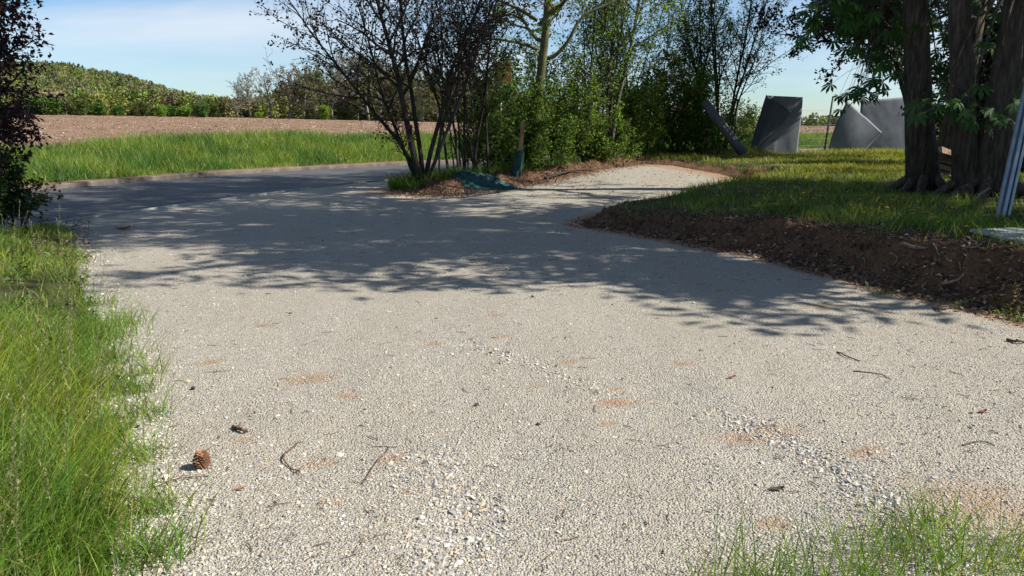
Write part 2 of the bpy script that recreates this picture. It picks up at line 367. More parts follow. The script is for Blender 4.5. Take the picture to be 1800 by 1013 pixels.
# kerb: profile swept along the far side, and a low flush edging on the near side
def sweep(cl, prof):
    L = len(cl); rows = [np.column_stack([offset(cl, w), np.full(L, z)]) for w, z in prof]
    V = np.vstack(rows); I = np.arange(len(prof)*L).reshape(len(prof), L)
    return V, np.stack([I[:-1, :-1].ravel(), I[1:, :-1].ravel(), I[1:, 1:].ravel(), I[:-1, 1:].ravel()], 1)
V, Fq = sweep(dense, [(.02, -.05), (.0, .08), (-.03, .105), (-.16, .11), (-.17, .0)])
V[:, 2] += .012*vn(V[:, 0]*1.3, V[:, 1]*1.3, 5)
structure('kerb', make_mesh('kerb', V, Fq, M['kerb']))
V, Fq = sweep(dense, [(5.94, -.05), (5.95, .045), (6.06, .055), (6.07, -.05)])
structure('road_edging', make_mesh('road_edging', V, Fq, M['slab']))
V, Fq = sweep(dense, [(-.16, .09), (-.4, .10), (-.8, .1)]); V[:, 2] += .05*vn(V[:, 0]*2, V[:, 1]*2, 6)
structure('verge_soil', make_mesh('verge_soil', V, Fq, M['sand']))
# bank with its cut face
xs = np.concatenate([np.arange(.4, 6.2, .03), np.arange(6.2, 12, .1), np.arange(12, 40.2, .5)])
ys = np.concatenate([np.arange(-6, 4, .25), np.arange(4, 12.6, .03), np.arange(12.6, 34.5, .12)])
V, Fq = grid(xs, ys, bank_z, lambda x, y: sdist(x, y, bank_poly) > -.01)
dB = sdist(V[:, 0], V[:, 1], bank_poly)
turf = (dB[Fq].mean(1) > .60+.35*vn(V[Fq][:, 0, 0]*3, V[Fq][:, 0, 1]*3, 83)) & (V[Fq][:, 0, 1] < 31)
structure('bank', make_mesh('bank', V, Fq, [M['soil'], M['turf']], smooth_=True, midx=turf.astype(int)))
V, Fq = grid(np.arange(-6, 11.5, .07), np.arange(14, 31, .07), strip_z, lambda x, y: (strip_z(x, y) > -.2))
structure('soil_ridge', make_mesh('soil_ridge', V, Fq, M['soil'], smooth_=True))
V, Fq = grid(np.arange(-12, -.3, .06), np.arange(-5, 13, .06), left_z, lambda x, y: sdist(x, y, left_poly) > -.02)
structure('grass_bank', make_mesh('grass_bank', V, Fq, M['turf'], smooth_=True))
# verge and field beyond the road: follows the kerb, then fans out
k2 = catmull([tuple(p) for p in farkerb], 5)
ds = [.55, .8, 1.2, 1.7, 2.3, 3, 3.8, 4.6, 5.4, 6.2, 7, 8]
rows = [offset(k2, -d) for d in ds]
rows.append(None)
Vl = np.vstack([r for r in rows if r is not None]); z = field_z(Vl[:, 0], Vl[:, 1]); V = np.column_stack([Vl, z])
I = np.arange(len(V)).reshape(len(ds), len(k2))
Fq = np.stack([I[:-1, :-1].ravel(), I[:-1, 1:].ravel(), I[1:, 1:].ravel(), I[1:, :-1].ravel()], 1)
structure('verge', make_mesh('verge', V, Fq, M['turf'], smooth_=True))
V, Fq = grid(np.linspace(-260, 260, 330), np.concatenate([np.arange(-30, 60, .8), np.arange(60, 182, 1.6)]), lambda x, y: field_z(x, y)-.05+.02,
             lambda x, y: inside(x, y, kerb_poly) & (seg_d(x, y, farkerb) > 6.6))
structure('field', make_mesh('field', V, Fq, M['field'], smooth_=True))
V, Fq = grid(np.linspace(-3500, 3500, 60), np.linspace(-3000, 4000, 60), lambda x, y: -.6-.0*x)
structure('terrain', make_mesh('terrain', V, Fq, M['plain']))
# wooded hill
def hill_z(x, y):
    px = ppx(x, y)
    top = np.interp(px, [-500, -100, 40, 130, 250, 340, 420, 520, 700, 900, 1050, 1200], [27, 28, 27, 27, 19.5, 10, 0, -3, -2, -2, -3, -3])
    foot = np.interp(px, [-400, 60, 690, 1000, 2400], [4.5, 4.0, 2.6, .5, -.6])
    return np.where(np.asarray(y) < 170, -3, foot-.6+(top-foot)*smooth(215, 440, y))
V, Fq = grid(np.linspace(-420, 130, 110), np.linspace(176, 520, 70), hill_z)
structure('hill', make_mesh('hill', V, Fq, M['hill'], smooth_=True))

# ------------------------------------------------------------------ vegetation generators
def blades(P, h, w, lean, bend, col, segs=3, az=None, rng=None):
    """curved tapering strips; P (N,3)"""
    N = len(P); a = rng.uniform(0, 2*np.pi, N) if az is None else az
    d = np.stack([np.cos(a), np.sin(a), np.zeros(N)], 1); fa = rng.uniform(0, np.pi, N)
    s = np.stack([np.cos(fa), np.sin(fa), np.zeros(N)], 1)
    rows = []
    for i in range(segs+1):
        t = i/segs; c = P+np.array([0, 0, 1.])*(h*(t-.38*bend*t*t))[:, None]+d*(h*(lean*t+bend*.75*t*t))[:, None]
        ww = (w*(1-t**1.6)*(.6+.4*min(1, 3*t+.4)))[:, None]
        if i < segs: rows += [c-s*ww*.5, c+s*ww*.5]
        else: rows += [c]
    K = 2*segs+1; V = np.stack(rows, 1).reshape(-1, 3); b = np.arange(N)*K
    q = [np.stack([b+2*i, b+2*i+1, b+2*i+3, b+2*i+2], 1) for i in range(segs-1)]
    t3 = np.stack([b+2*segs-2, b+2*segs-1, b+2*segs], 1)
    return V, ([np.vstack(q)] if q else [])+[t3], np.repeat(col, K, 0)
def cat_meshes(L):
    V, Fs, T, off = [], [], [], 0
    for v, f, t in L:
        V.append(v); Fs += [a+off for a in f]; T.append(t); off += len(v)
    return np.vstack(V), Fs, np.vstack(T)
def leaves(P, A, size, rng, up=.5, wide=.55, fold=.15):
    N = len(P); a = unit(A); n = unit(rng.normal(size=(N, 3))+np.array([0, 0, up*2]))
    b = unit(np.cross(n, a)); n = np.cross(a, b); s = size[:, None]
    V = np.stack([P, P+a*s*.5+b*s*wide*.5+n*s*fold, P+a*s-n*s*fold*.6, P+a*s*.5-b*s*wide*.5+n*s*fold], 1).reshape(-1, 3)
    i = np.arange(N)*4
    return V, [np.stack([i, i+1, i+2, i+3], 1)]
def tints(rng, N, cols, jit=.25, cj=.08):
    c = np.array(cols)[rng.integers(0, len(cols), N)]; return np.clip(c*(1+jit*rng.normal(size=(N, 1))).clip(.4, 1.8)*(1+cj*rng.normal(size=(N, 3))), 0, 1)
def perp(d, rng):
    v = rng.normal(size=3); v -= d*np.dot(v, d); return v/np.linalg.norm(v)
def grow(rng, P, D, L, Rd, lev, S, out):
    n = S['seg'][lev]; pts = [np.array(P, float)]; d = np.array(D, float); step = L/n; rad = [Rd]
    for i in range(n):
        d = d+rng.normal(size=3)*S['wander'][lev]+np.array([0, 0, S['up'][lev]]); d = d/np.linalg.norm(d)
        pts.append(pts[-1]+d*step); rad.append(Rd*(1-(1-S['taper'][lev])*(i+1)/n))
    pts = np.array(pts); rad = np.array(rad)
    if lev == 0 and S.get('flare'): rad[0] *= S['flare']; rad[1] *= 1+(S['flare']-1)*.25
    out.append((pts, rad, lev))
    if lev+1 >= len(S['seg']): return
    nc = S['n'][lev]; t0 = S['t0'][lev]; az0 = rng.uniform(0, 6.28)
    for k in range(nc):
        t = t0+(1-t0)*(k+rng.uniform(.1, .9))/nc; f = t*n; i = min(int(f), n-1); p = pts[i]+(pts[i+1]-pts[i])*(f-i)
        d = unit(pts[i+1]-pts[i]); u = perp(d, rng) if lev else None
        if lev == 0:
            az = az0+k*2.4+rng.normal()*.3; u = np.array([math.cos(az), math.sin(az), 0]); u -= d*np.dot(u, d); u /= np.linalg.norm(u)
        ang = R(S['ang'][lev])*(1+.22*rng.normal())*(1.15-.4*(t-t0)/(1-t0+1e-6))
        cd = d*math.cos(ang)+u*math.sin(ang)
        Lc = L*S['ratio'][lev]*rng.uniform(.65, 1.15)*(1.1-.55*(t-t0)/(1-t0+1e-6))
        rr = min(np.interp(t, np.linspace(0, 1, n+1), rad)*.65, Rd*S['rr'][lev])
        grow(rng, p, cd, Lc, max(rr, S.get('minr', .003)), lev+1, S, out)
SIDES = [9, 6, 4, 3, 3]
def plant_meshes(rng, stems, S, nleaf, lsize, cols, bark, leafmat, leaf_lev, extra=None, up=.5, wide=.55, sides=SIDES, jit=.25, spread=.12, zmin=-9):
    out = []
    for st in stems:
        P, D, L, Rd = st; grow(rng, P, D, L, Rd, 0, S, out)
    lines = [(p, r, sides[min(l, 4)]) for p, r, l in out]
    if extra: lines += extra
    tv, tf = tubes(lines); tm = make_mesh('trunk', tv, tf, bark, smooth_=True)
    tw = [(p, l) for p, r, l in out if l >= leaf_lev]
    Ls = np.array([np.linalg.norm(p[-1]-p[0]) for p, _ in tw]); k = rng.choice(len(tw), nleaf, p=Ls/Ls.sum())
    t = rng.uniform(.12, 1.0, nleaf); pos = np.empty((nleaf, 3)); ax = np.empty((nleaf, 3))
    for j in range(nleaf):
        p = tw[k[j]][0]; f = t[j]*(len(p)-1); i = min(int(f), len(p)-2); pos[j] = p[i]+(p[i+1]-p[i])*(f-i); ax[j] = p[i+1]-p[i]
    pos += rng.normal(size=pos.shape)*spread*.5
    ok = pos[:, 2] > zmin; pos, ax = pos[ok], ax[ok]; nleaf = len(pos)
    ax = unit(ax)*.7+rng.normal(size=ax.shape)*.6+np.array([0, 0, -.25])
    v, f = leaves(pos, ax, lsize*rng.uniform(.6, 1.3, nleaf), rng, up, wide)
    cm = make_mesh('crown', v, f, leafmat, tint=np.repeat(tints(rng, nleaf, cols, jit), 4, 0))
    return tm, cm
def plant(name, label, cat, loc, tm, cm, group=None, rotz=0, tname='trunk'):
    t = thing(name, label, cat, loc, rotz, group); link(tname, tm, t); link('crown', cm, t); return t

# ------------------------------------------------------------------ the big shade trees
chestnut = dict(seg=[12, 8, 6, 4], wander=[.010, .10, .16, .2], up=[.02, .03, .02, .0], taper=[.3, .25, .3, .4], n=[17, 9, 6], t0=[.195, .2, .15],
                ang=[62, 50, 50], ratio=[.40, .48, .42], rr=[.36, .5, .5], flare=1.3)
GREEN_D = [(.035, .075, .014), (.05, .10, .018), (.03, .06, .012), (.065, .115, .02)]
LEAF_N = 10000
def palmate(c, rng, size):
    """one drooping hand-shaped leaf of seven leaflets"""
    nrm = unit(np.array([rng.normal()*.4, -.55+rng.normal()*.3, .7])); a = unit(np.cross(nrm, rng.normal(size=3))); b = np.cross(nrm, a)
    V, Fs = [], []
    for k, ang in enumerate(np.linspace(-2.0, 2.0, 7)):
        d = a*math.cos(ang)+b*math.sin(ang); s = size*(1-.16*abs(k-3)/3*2); side = np.cross(nrm, d)
        dr = np.array([0, 0, -1.])
        p = [c, c+d*s*.35+side*s*.10+dr*s*.03, c+d*s*.7+side*s*.17+dr*s*.16, c+d*s+dr*s*.36, c+d*s*.7-side*s*.17+dr*s*.16, c+d*s*.35-side*s*.10+dr*s*.03, c+d*s*.68+dr*s*.10]
        o = len(V); V += p; Fs += [[o, o+1, o+2, o+6], [o+6, o+2, o+3, o+4], [o, o+6, o+4, o+5]]
    return np.array(V), np.array(Fs)
def shade_tree(seed, base, stems, label, nleaf=LEAF_N, drops=None, S=chestnut, group='broad shade trees on the bank', cols=GREEN_D, lsz=.21, zmin=2.45):
    rng = np.random.default_rng(seed); extra = []
    loc = np.array([base[0], base[1], g1(*base)-.05]); pal = []
    for (px, py, Y, n, zs) in (drops or []):
        n = int(n*1.6)
        tip = atY(px, py, Y)-loc; st = np.array([0, 0, 0.])+np.array(stems[0][1])*0; st = np.array([stems[0][1][0]*zs, stems[0][1][1]*zs, zs])
        mid = st*.5+tip*.5+np.array([0, 0, .45]); L = catmull([st, mid, tip+np.array([0, 0, .12])], 4)
        extra.append((L, np.linspace(.028, .006, len(L)), 4))
        for _ in range(n):
            c = tip+np.array([rng.normal()*.22, rng.normal()*.25, rng.normal()*.11]); pal.append(palmate(c, rng, rng.uniform(.14, .22)))
            j = rng.integers(len(L)-4, len(L)); extra.append((np.array([L[j], (L[j]+c)/2+[0, 0, .04], c]), np.array([.004, .003, .003]), 3))
    rb_ = np.random.default_rng(seed+7000)
    for (p0_, d0_, _, r0_) in stems:
        for k in range(6):
            a = k*1.05+rb_.uniform(-.3, .3); u = np.array([math.cos(a), math.sin(a), 0]); l = r0_*rb_.uniform(2.2, 3.4); p_ = np.array(p0_, float)
            extra.append((catmull([p_+u*r0_*.55+[0, 0, .75], p_+u*r0_*.95+[0, 0, .3], p_+u*l*.7+[0, 0, .10], p_+u*l+[0, 0, -.03]], 3), np.array([.03, .05, .065, .075, .08, .075, .068, .055, .045, .035])*r0_/.22, 7))
    tm, cm = plant_meshes(rng, stems, S, nleaf, lsz, cols, M['bark_big'], M['dleaf'], 2, extra=extra, wide=.6, spread=.3, zmin=zmin)
    t = plant('shade_tree', label, 'tree', loc, tm, cm, group)
    if pal:
        V, Fs = join(pal); cc = tints(rng, len(pal), [(.032, .08, .013), (.045, .105, .017), (.06, .13, .02)], .25)
        link('hanging_leaves', make_mesh('hanging_leaves', V, Fs, M['dleaf'], tint=np.repeat(cc, 49, 0), smooth_=True), t)
    return t
def dirn(x, y, z): v = np.array([x, y, z], float); return v/np.linalg.norm(v)
A = gp(1622, 345, .48)
shade_tree(11, A[:2], [((0, 0, 0), dirn(-.20, .01, 1), 16.5, .195)], 'tall straight trunk with hand-shaped leaves hanging to its left, beside the open lawn',
           drops=[(1462, 22, 11.5, 9, 4.2), (1500, 40, 11.8, 8, 4.2), (1448, 66, 11.6, 6, 4.0), (1540, 60, 12, 8, 4.0), (1520, 150, 11.8, 8, 3.4), (1560, 138, 12, 8, 3.3), (1505, 168, 11.6, 5, 3.3), (1590, 100, 13.6, 6, 3.5), (1650, 150, 13.6, 6, 3.3), (1545, 100, 12.2, 6, 3.8), (1480, 8, 12, 8, 4.4), (1560, 15, 12, 8, 4.4), (1650, 30, 13.8, 8, 4.2), (1520, -15, 11.7, 9, 4.5), (1440, 15, 11.6, 5, 4.3), (1540, 30, 12.4, 9, 4.4), (1580, 70, 12.8, 9, 4.0), (1510, 90, 12.4, 7, 3.9), (1560, -25, 12.3, 9, 4.8), (1640, -10, 13.6, 9, 4.8), (1660, 95, 13.6, 8, 3.8)])
C = gp(1738, 352, .52)
shade_tree(12, C[:2], [((0, 0, 0), dirn(-.01, -.01, 1), 16.5, .215), ((-.24, .12, 0), dirn(-.15, .06, 1), 15.5, .16)], 'thick two-stemmed trunk beside the leaning metal rails',
           drops=[(1672, 192, 10.2, 6, 3.0), (1702, 190, 10.1, 5, 3.0), (1738, 203, 10.0, 5, 2.8), (1645, 200, 10.4, 3, 3.0), (1690, 120, 13.2, 6, 3.4), (1670, 60, 13, 6, 3.6), (1790, 165, 9.6, 2, 3.0), (1705, 20, 13, 6, 3.8), (1740, 80, 13, 6, 3.8)])
shade_tree(13, (9.62, 16.5), [((0, 0, 0), dirn(.0, .0, 1), 16.5, .27)], 'dark trunk standing further back between the two nearer trunks', nleaf=5500, S=dict(chestnut, t0=[.45, .2, .15]))
# its neighbours outside the picture, whose crowns shade the drive
shade_tree(14, (10.9, 8.4), [((0, 0, 0), dirn(.0, .0, 1), 11.5, .28)], 'broad tree with its trunk past the right edge, shading the gravel', nleaf=15500)
shade_tree(15, (14.8, 9.6), [((0, 0, 0), dirn(.0, .0, 1), 15.0, .28)], 'broad tree furthest right on the bank, its trunk hidden', nleaf=8500)

# ------------------------------------------------------------------ plum shrub at the left edge, dark tree behind the trunks
PLUM = [(.030, .010, .015), (.045, .015, .018), (.022, .010, .014), (.04, .022, .015)]
bushy = dict(seg=[7, 6, 5, 4], wander=[.09, .14, .18, .2], up=[.05, .05, .03, .0], taper=[.35, .3, .3, .4], n=[11, 8, 6], t0=[.12, .15, .15], ang=[48, 48, 50], ratio=[.5, .5, .45], rr=[.5, .5, .5])
rng = np.random.default_rng(21)
b0 = np.array([-7.85, 10.3])
stems = [((rng.normal()*.25, rng.normal()*.2, 0), dirn(rng.normal()*.13+.03, rng.normal()*.15, 1), rng.uniform(3.6, 4.8), .05) for _ in range(8)]
tm, cm = plant_meshes(rng, stems, dict(bushy, ratio=[.36, .5, .45], n=[14, 8, 6], t0=[.22, .15, .15]), 21000, .08, PLUM, M['bark_dark'], M['dleaf'], 1, up=.2, spread=.07)
plant('plum_tree', 'dark purple-leaved plum tree at the edge of the tall roadside grass', 'tree', (*b0, g1(*b0)-.03), tm, cm)
tm, cm = plant_meshes(rng, [((rng.normal()*.25, rng.normal()*.3, 0), dirn(rng.normal()*.5, rng.normal()*.5, 1), rng.uniform(.8, 1.3), .015) for _ in range(9)], bushy, 5000, .075, [(.03, .06, .012), (.045, .085, .018)], M['bark_dark'], M['dleaf'], 1, spread=.06)
b1 = np.array([-7.35, 10.4]); plant('low_shrub', 'low dark green shrub under the purple plum tree', 'shrub', (*b1, g1(*b1)-.03), tm, cm, tname='stems')
tree_s = dict(seg=[9, 7, 6, 4], wander=[.05, .10, .15, .2], up=[.03, .05, .03, .0], taper=[.3, .3, .3, .4], n=[15, 9, 6], t0=[.3, .15, .15], ang=[58, 48, 50], ratio=[.42, .48, .45], rr=[.4, .5, .5], flare=1.3)
tm, cm = plant_meshes(rng, [((0, 0, 0), dirn(-.10, 0, 1), 10.5, .16), ((.1, .1, 0), dirn(-.26, .05, 1), 9.5, .11), ((-.1, .1, 0), dirn(-.17, -.1, 1), 10, .12)], dict(tree_s, t0=[.27, .15, .15]), 46000, .14, PLUM+[(.02, .03, .012)], M['bark_dark'], M['dleaf'], 2, up=.2, spread=.12)
plant('plum_tree', 'purple-black small-leaved tree behind the bank trunks, above the grey screens', 'tree', (13.6, 25.2, g1(13.6, 25.2)-.03), tm, cm)
DARKG = [(.016, .030, .010), (.022, .042, .012), (.028, .05, .014)]
evg = dict(seg=[6, 6, 5], wander=[.06, .12, .18], up=[.04, .04, 0], taper=[.4, .3, .4], n=[22, 9], t0=[.04, .1], ang=[62, 50], ratio=[.42, .45], rr=[.5, .5])
for i, (x, y, h, lb) in enumerate([(12.6, 20.0, 4.2, 'dense dark evergreen bush filling the gap left of the forked trunk'), (15.0, 18.5, 4.6, 'dense dark evergreen bush behind the leaning rails'), (17.6, 17.0, 4.5, 'dark evergreen bush past the leaning rails at the picture edge'), (11.4, 16.6, 2.7, 'low dark evergreen bush added to shade the trunk further back')]):  # last, low bush is added to shade the rear trunk and darken the gap
    rng = np.random.default_rng(40+i)
    tm, cm = plant_meshes(rng, [((rng.normal()*.3, rng.normal()*.3, 0), dirn(rng.normal()*.15, rng.normal()*.15, 1), h*rng.uniform(.8, 1), .05) for _ in range(5)], evg, 12000, .13, DARKG, M['bark_dark'], M['dleaf'], 1, spread=.2)
    plant('evergreen_bush', lb, 'bush', (x, y, g1(x, y)-.03), tm, cm, 'dark bushes behind the shade trees', tname='stems')

# ------------------------------------------------------------------ the thicket along the road
SPR = [(.15, .25, .035), (.19, .28, .04), (.11, .20, .03), (.22, .29, .055)]
MIDG = [(.08, .15, .024), (.11, .19, .03), (.13, .21, .035), (.06, .115, .02)]
YEL = [(.27, .29, .05), (.31, .26, .06), (.19, .26, .045)]
OCH = [(.22, .15, .05), (.16, .14, .04), (.12, .15, .03)]
def rowY(px): return float(np.interp(px, [690, 742, 940, 1075, 1290], [16.9, 17.6, 21.0, 23.8, 27.4]))
def rowpos(px, dy=0):
    Y = rowY(px)+dy; x = (px-900)/1300*Y*1.0
    # depth along the camera axis differs a little from Y: solve on the ground ray
    c = math.cos(PITCH); x = (px-900)/1300*(Y*c+1.3*math.sin(PITCH)); return x, Y
whip = dict(seg=[9, 6, 5, 3], wander=[.05, .10, .16, .2], up=[.03, .05, .03, 0], taper=[.2, .3, .3, .5], n=[13, 6, 4], t0=[.3, .15, .2], ang=[38, 42, 45], ratio=[.34, .45, .45], rr=[.45, .5, .5], minr=.004)
low = dict(whip, t0=[.08, .1, .2], n=[14, 7, 4], ang=[50, 48, 45])
def multi(seed, px, dy, stems, S, nleaf, ls, cols, label, name='shrub', bark='bark_dark', leafmat='leaf', lev=1, spread=.12, up=.3, group='shrubs of the roadside thicket', cat='shrub', tname='stems', jit=.3):
    rng = np.random.default_rng(seed); x, y = rowpos(px, dy)
    st = []
    for s in stems:
        dx, dyy, L, r = s[:4]; off = s[4] if len(s) > 4 else rng.normal()*.12
        st.append(((off, rng.normal()*.12, 0), dirn(dx, dyy, 1), L, r))
    tm, cm = plant_meshes(rng, st, S, nleaf, ls, cols, M[bark], M[leafmat], lev, up=up, spread=spread, jit=jit)
    return plant(name, label, cat, (x, y, g1(x, y)-.06), tm, cm, group, tname=tname)
def fan(seed, n, sx, sy, h0, h1, r0, r1, ox=.25):
    rng = np.random.default_rng(seed+900); return [(rng.uniform(-sx, sx), rng.normal()*sy, rng.uniform(h0, h1), rng.uniform(r0, r1), rng.normal()*ox) for _ in range(n)]
PLUM2 = [(.085, .035, .032), (.06, .05, .024), (.10, .06, .032), (.05, .025, .03)]
multi(51, 742, 0, [(-.20, .0, 5.6, .085, -.02), (-.52, .05, 4.6, .05, -.05), (.10, .1, 6.2, .06, .05), (.0, -.05, 6.4, .065, .0), (.26, .0, 5.5, .05, .1), (-.42, .1, 1.9, .03, -.1), (.36, .05, 4.6, .04, .12), (-.34, -.1, 5.4, .05, .0)],
      dict(whip, wander=[.075, .11, .16, .2], n=[16, 7, 4], t0=[.33, .12, .2], ang=[44, 44, 45], ratio=[.38, .45, .45]), 6800, .085, PLUM2, 'many-stemmed shrub with reddish dark leaves leaning over the road at the drive corner', bark='bark_dark', leafmat='dleaf')
multi(52, 812, .3, fan(52, 13, .22, .1, 3.2, 6.2, .02, .045, .28), dict(whip, n=[11, 6, 4], t0=[.35, .1, .2]), 3200, .085, [(.05, .08, .02), (.06, .05, .024), (.08, .12, .026)], 'clump of upright dark stems behind the heap of green tarpaulin', leafmat='dleaf')
multi(53, 852, .6, fan(53, 9, .45, .2, 1.2, 2.4, .012, .025, .4), low, 4500, .085, MIDG, 'waist-high leafy bush with sunlit tops, left of the wooden post', cat='bush', name='bush')
multi(54, 885, 1.4, fan(54, 6, .2, .15, 2.6, 4.2, .02, .035, .3), dict(low, t0=[.2, .1, .2]), 4500, .10, MIDG, 'leafy bush in front of the brown board', cat='bush', name='bush')
# the big tree of the row
rng = np.random.default_rng(55); x, y = rowpos(943, .5)
big = dict(seg=[10, 9, 7, 5], wander=[.025, .12, .17, .2], up=[.0, .07, .04, 0], taper=[.45, .25, .3, .4], n=[9, 9, 5], t0=[.42, .2, .2], ang=[62, 50, 50], ratio=[.42, .42, .42], rr=[.42, .5, .5], flare=1.3)
ex = []
for pts, r in [([(0, 0, 3.0), (.45, -.05, 3.05), (.85, -.1, 3.45), (1.25, -.1, 4.1), (2.2, 0, 4.55), (3.3, .1, 5.3)], .075), ([(0, 0, 3.25), (-.5, -.1, 3.4), (-1.2, -.1, 3.5), (-2.0, 0, 3.5), (-2.7, .1, 3.35)], .05),
               ([(0, 0, 4.0), (-.5, .0, 4.3), (-1.0, 0, 4.5), (-1.8, .1, 4.9), (-2.3, .1, 5.4)], .06), ([(.02, 0, 3.9), (.5, .0, 4.25), (.75, 0, 4.5), (.95, .1, 5.1), (1.0, .1, 5.8)], .05)]:
    L = catmull(pts, 4); ex.append((L, np.linspace(r, r*.3, len(L)), 6))
tm, cm = plant_meshes(rng, [((0, 0, 0), dirn(-.03, 0, 1), 7.6, .15)], big, 4200, .10, SPR+MIDG, M['bark_moss'], M['leaf'], 2, extra=ex, spread=.15)
plant('roadside_tree', 'tall mossy-barked tree with bare spreading limbs in the middle of the thicket', 'tree', (x, y, g1(x, y)-.06), tm, cm)
multi(56, 925, -.1, fan(56, 8, .35, .2, 1.2, 2.6, .012, .03, .4), low, 6500, .09, MIDG, 'dark leafy bush at the foot of the mossy tree', cat='bush', name='bush')
multi(57, 985, .4, fan(57, 8, .25, .2, 2.2, 3.6, .015, .03, .4), low, 5500, .09, MIDG+SPR, 'dense dark bush right of the mossy tree', cat='bush', name='bush')
multi(58, 1040, .2, fan(58, 5, .12, .1, 5.0, 6.6, .03, .045, .3), dict(whip, t0=[.22, .1, .2], n=[16, 7, 4]), 5600, .09, SPR+MIDG, 'slender green-leaved sapling clump just left of the pale straight stem', name='sapling', cat='sapling')
multi(59, 1068, -.3, [(.045, 0, 7.4, .075, 0), (.10, .05, 6.6, .04, .08)], dict(whip, t0=[.42, .1, .2], n=[14, 7, 4], ang=[42, 44, 45]), 4200, .09, SPR, 'slender pale-stemmed tree with light green leaves', name='slender_tree', bark='bark_grey', cat='tree', tname='trunk')
multi(60, 1030, -.2, fan(60, 9, .35, .2, .9, 1.7, .01, .02, .5), low, 6500, .085, MIDG+SPR, 'leafy knee-high bush on the soil ridge under the saplings', cat='bush', name='bush')
multi(61, 1095, .5, fan(61, 10, .4, .2, 1.3, 2.3, .012, .02, .5), low, 8500, .085, SPR, 'bright yellow-green bush right of the pale stem', cat='bush', name='bush')
multi(62, 1115, 1.6, fan(62, 6, .15, .12, 4.4, 6.2, .02, .04, .45), dict(whip, t0=[.2, .1, .2], n=[15, 7, 4]), 5200, .09, YEL+SPR, 'yellow-leaved young tree lit by the sun behind the bright bush', name='sapling', cat='sapling')
multi(63, 1140, .9, fan(63, 8, .25, .2, 2.0, 3.2, .015, .025, .5), low, 8500, .09, OCH+MIDG, 'ochre-tinged bush with young brownish leaves', cat='bush', name='bush')
multi(64, 1190, .6, fan(64, 10, .35, .2, 1.6, 2.8, .015, .025, .6), low, 7000, .095, MIDG+SPR, 'dense bush left of the leaning roll', cat='bush', name='bush')
multi(65, 1205, 1.8, fan(65, 6, .2, .12, 4.6, 6.4, .025, .045, .5), dict(whip, t0=[.18, .1, .2], n=[16, 7, 4]), 5600, .09, MIDG, 'tall green sapling clump behind the dense bush left of the roll', name='sapling', cat='sapling')
multi(66, 1262, .8, [(-.30, 0, 6.4, .05, -.1), (-.20, .1, 7.0, .06, -.05), (-.06, 0, 7.2, .055, 0), (.10, .05, 7.0, .055, .1), (.19, 0, 6.6, .05, .1), (.28, .1, 6.0, .04, .15), (.02, -.1, 6.8, .05, 0)], dict(whip, t0=[.28, .1, .2], n=[14, 7, 4], ang=[34, 42, 45]), 6500, .09, [(.10, .16, .032), (.075, .115, .026), (.13, .19, .038)], 'fan of tall thin stems at the end of the thicket, beside the fence', leafmat='dleaf')
multi(67, 1234, -.7, fan(67, 9, .22, .2, 1.4, 2.6, .012, .02, .4), low, 6000, .095, MIDG, 'low green bush under the fan of tall stems', cat='bush', name='bush')
multi(68, 1308, 1.6, fan(68, 5, .2, .1, 1.6, 2.3, .012, .02, .3), low, 2200, .10, MIDG, 'small leafy bush behind the first fence post', cat='bush', name='bush')
multi(69, 1010, 1.9, fan(69, 9, .25, .2, 2.0, 3.2, .015, .025, .6), low, 5000, .10, MIDG, 'bush on the road side behind the saplings', cat='bush', name='bush')
multi(70, 900, 2.4, fan(70, 8, .3, .2, 1.5, 2.6, .015, .025, .5), low, 4500, .10, SPR+MIDG, 'sunny bush on the road side of the brown board', cat='bush', name='bush')
# ------------------------------------------------------------------ far trees at the field edge, woods on the hill
def fz(x, y): return float(field_z(np.array([x]), np.array([y]))[0])
M['far_bark'] = simple('far_bark', [(.3, (.17, .15, .125)), (.7, (.27, .24, .20))], 1.5, .95, 0, 0)
M['wood_leaf'] = tinted('woodland_leaves', .25, .8, .1, (1.15, 1.15, .6))
far = dict(seg=[7, 7, 5, 3], wander=[.05, .12, .18, .2], up=[.02, .06, .04, 0], taper=[.35, .25, .4, .5], n=[15, 9, 7], t0=[.22, .15, .15], ang=[48, 45, 45], ratio=[.55, .45, .45], rr=[.5, .5, .5], minr=.035)
protos = []
BARE = [(.16, .15, .07), (.20, .18, .08), (.13, .12, .05)]
for i, (nl, cols) in enumerate([(500, BARE), (1500, [(.13, .15, .05), (.16, .16, .06)]), (2200, [(.12, .11, .05), (.15, .12, .06)]), (3200, [(.12, .15, .04), (.16, .17, .05)])]):
    rng = np.random.default_rng(80+i)
    protos.append(plant_meshes(rng, [((0, 0, 0), dirn(rng.normal()*.05, 0, 1), 12, .32)], far, nl, .42, cols, M['far_bark'], M['wood_leaf'], 2, sides=[5, 4, 3, 3, 3], spread=.3))
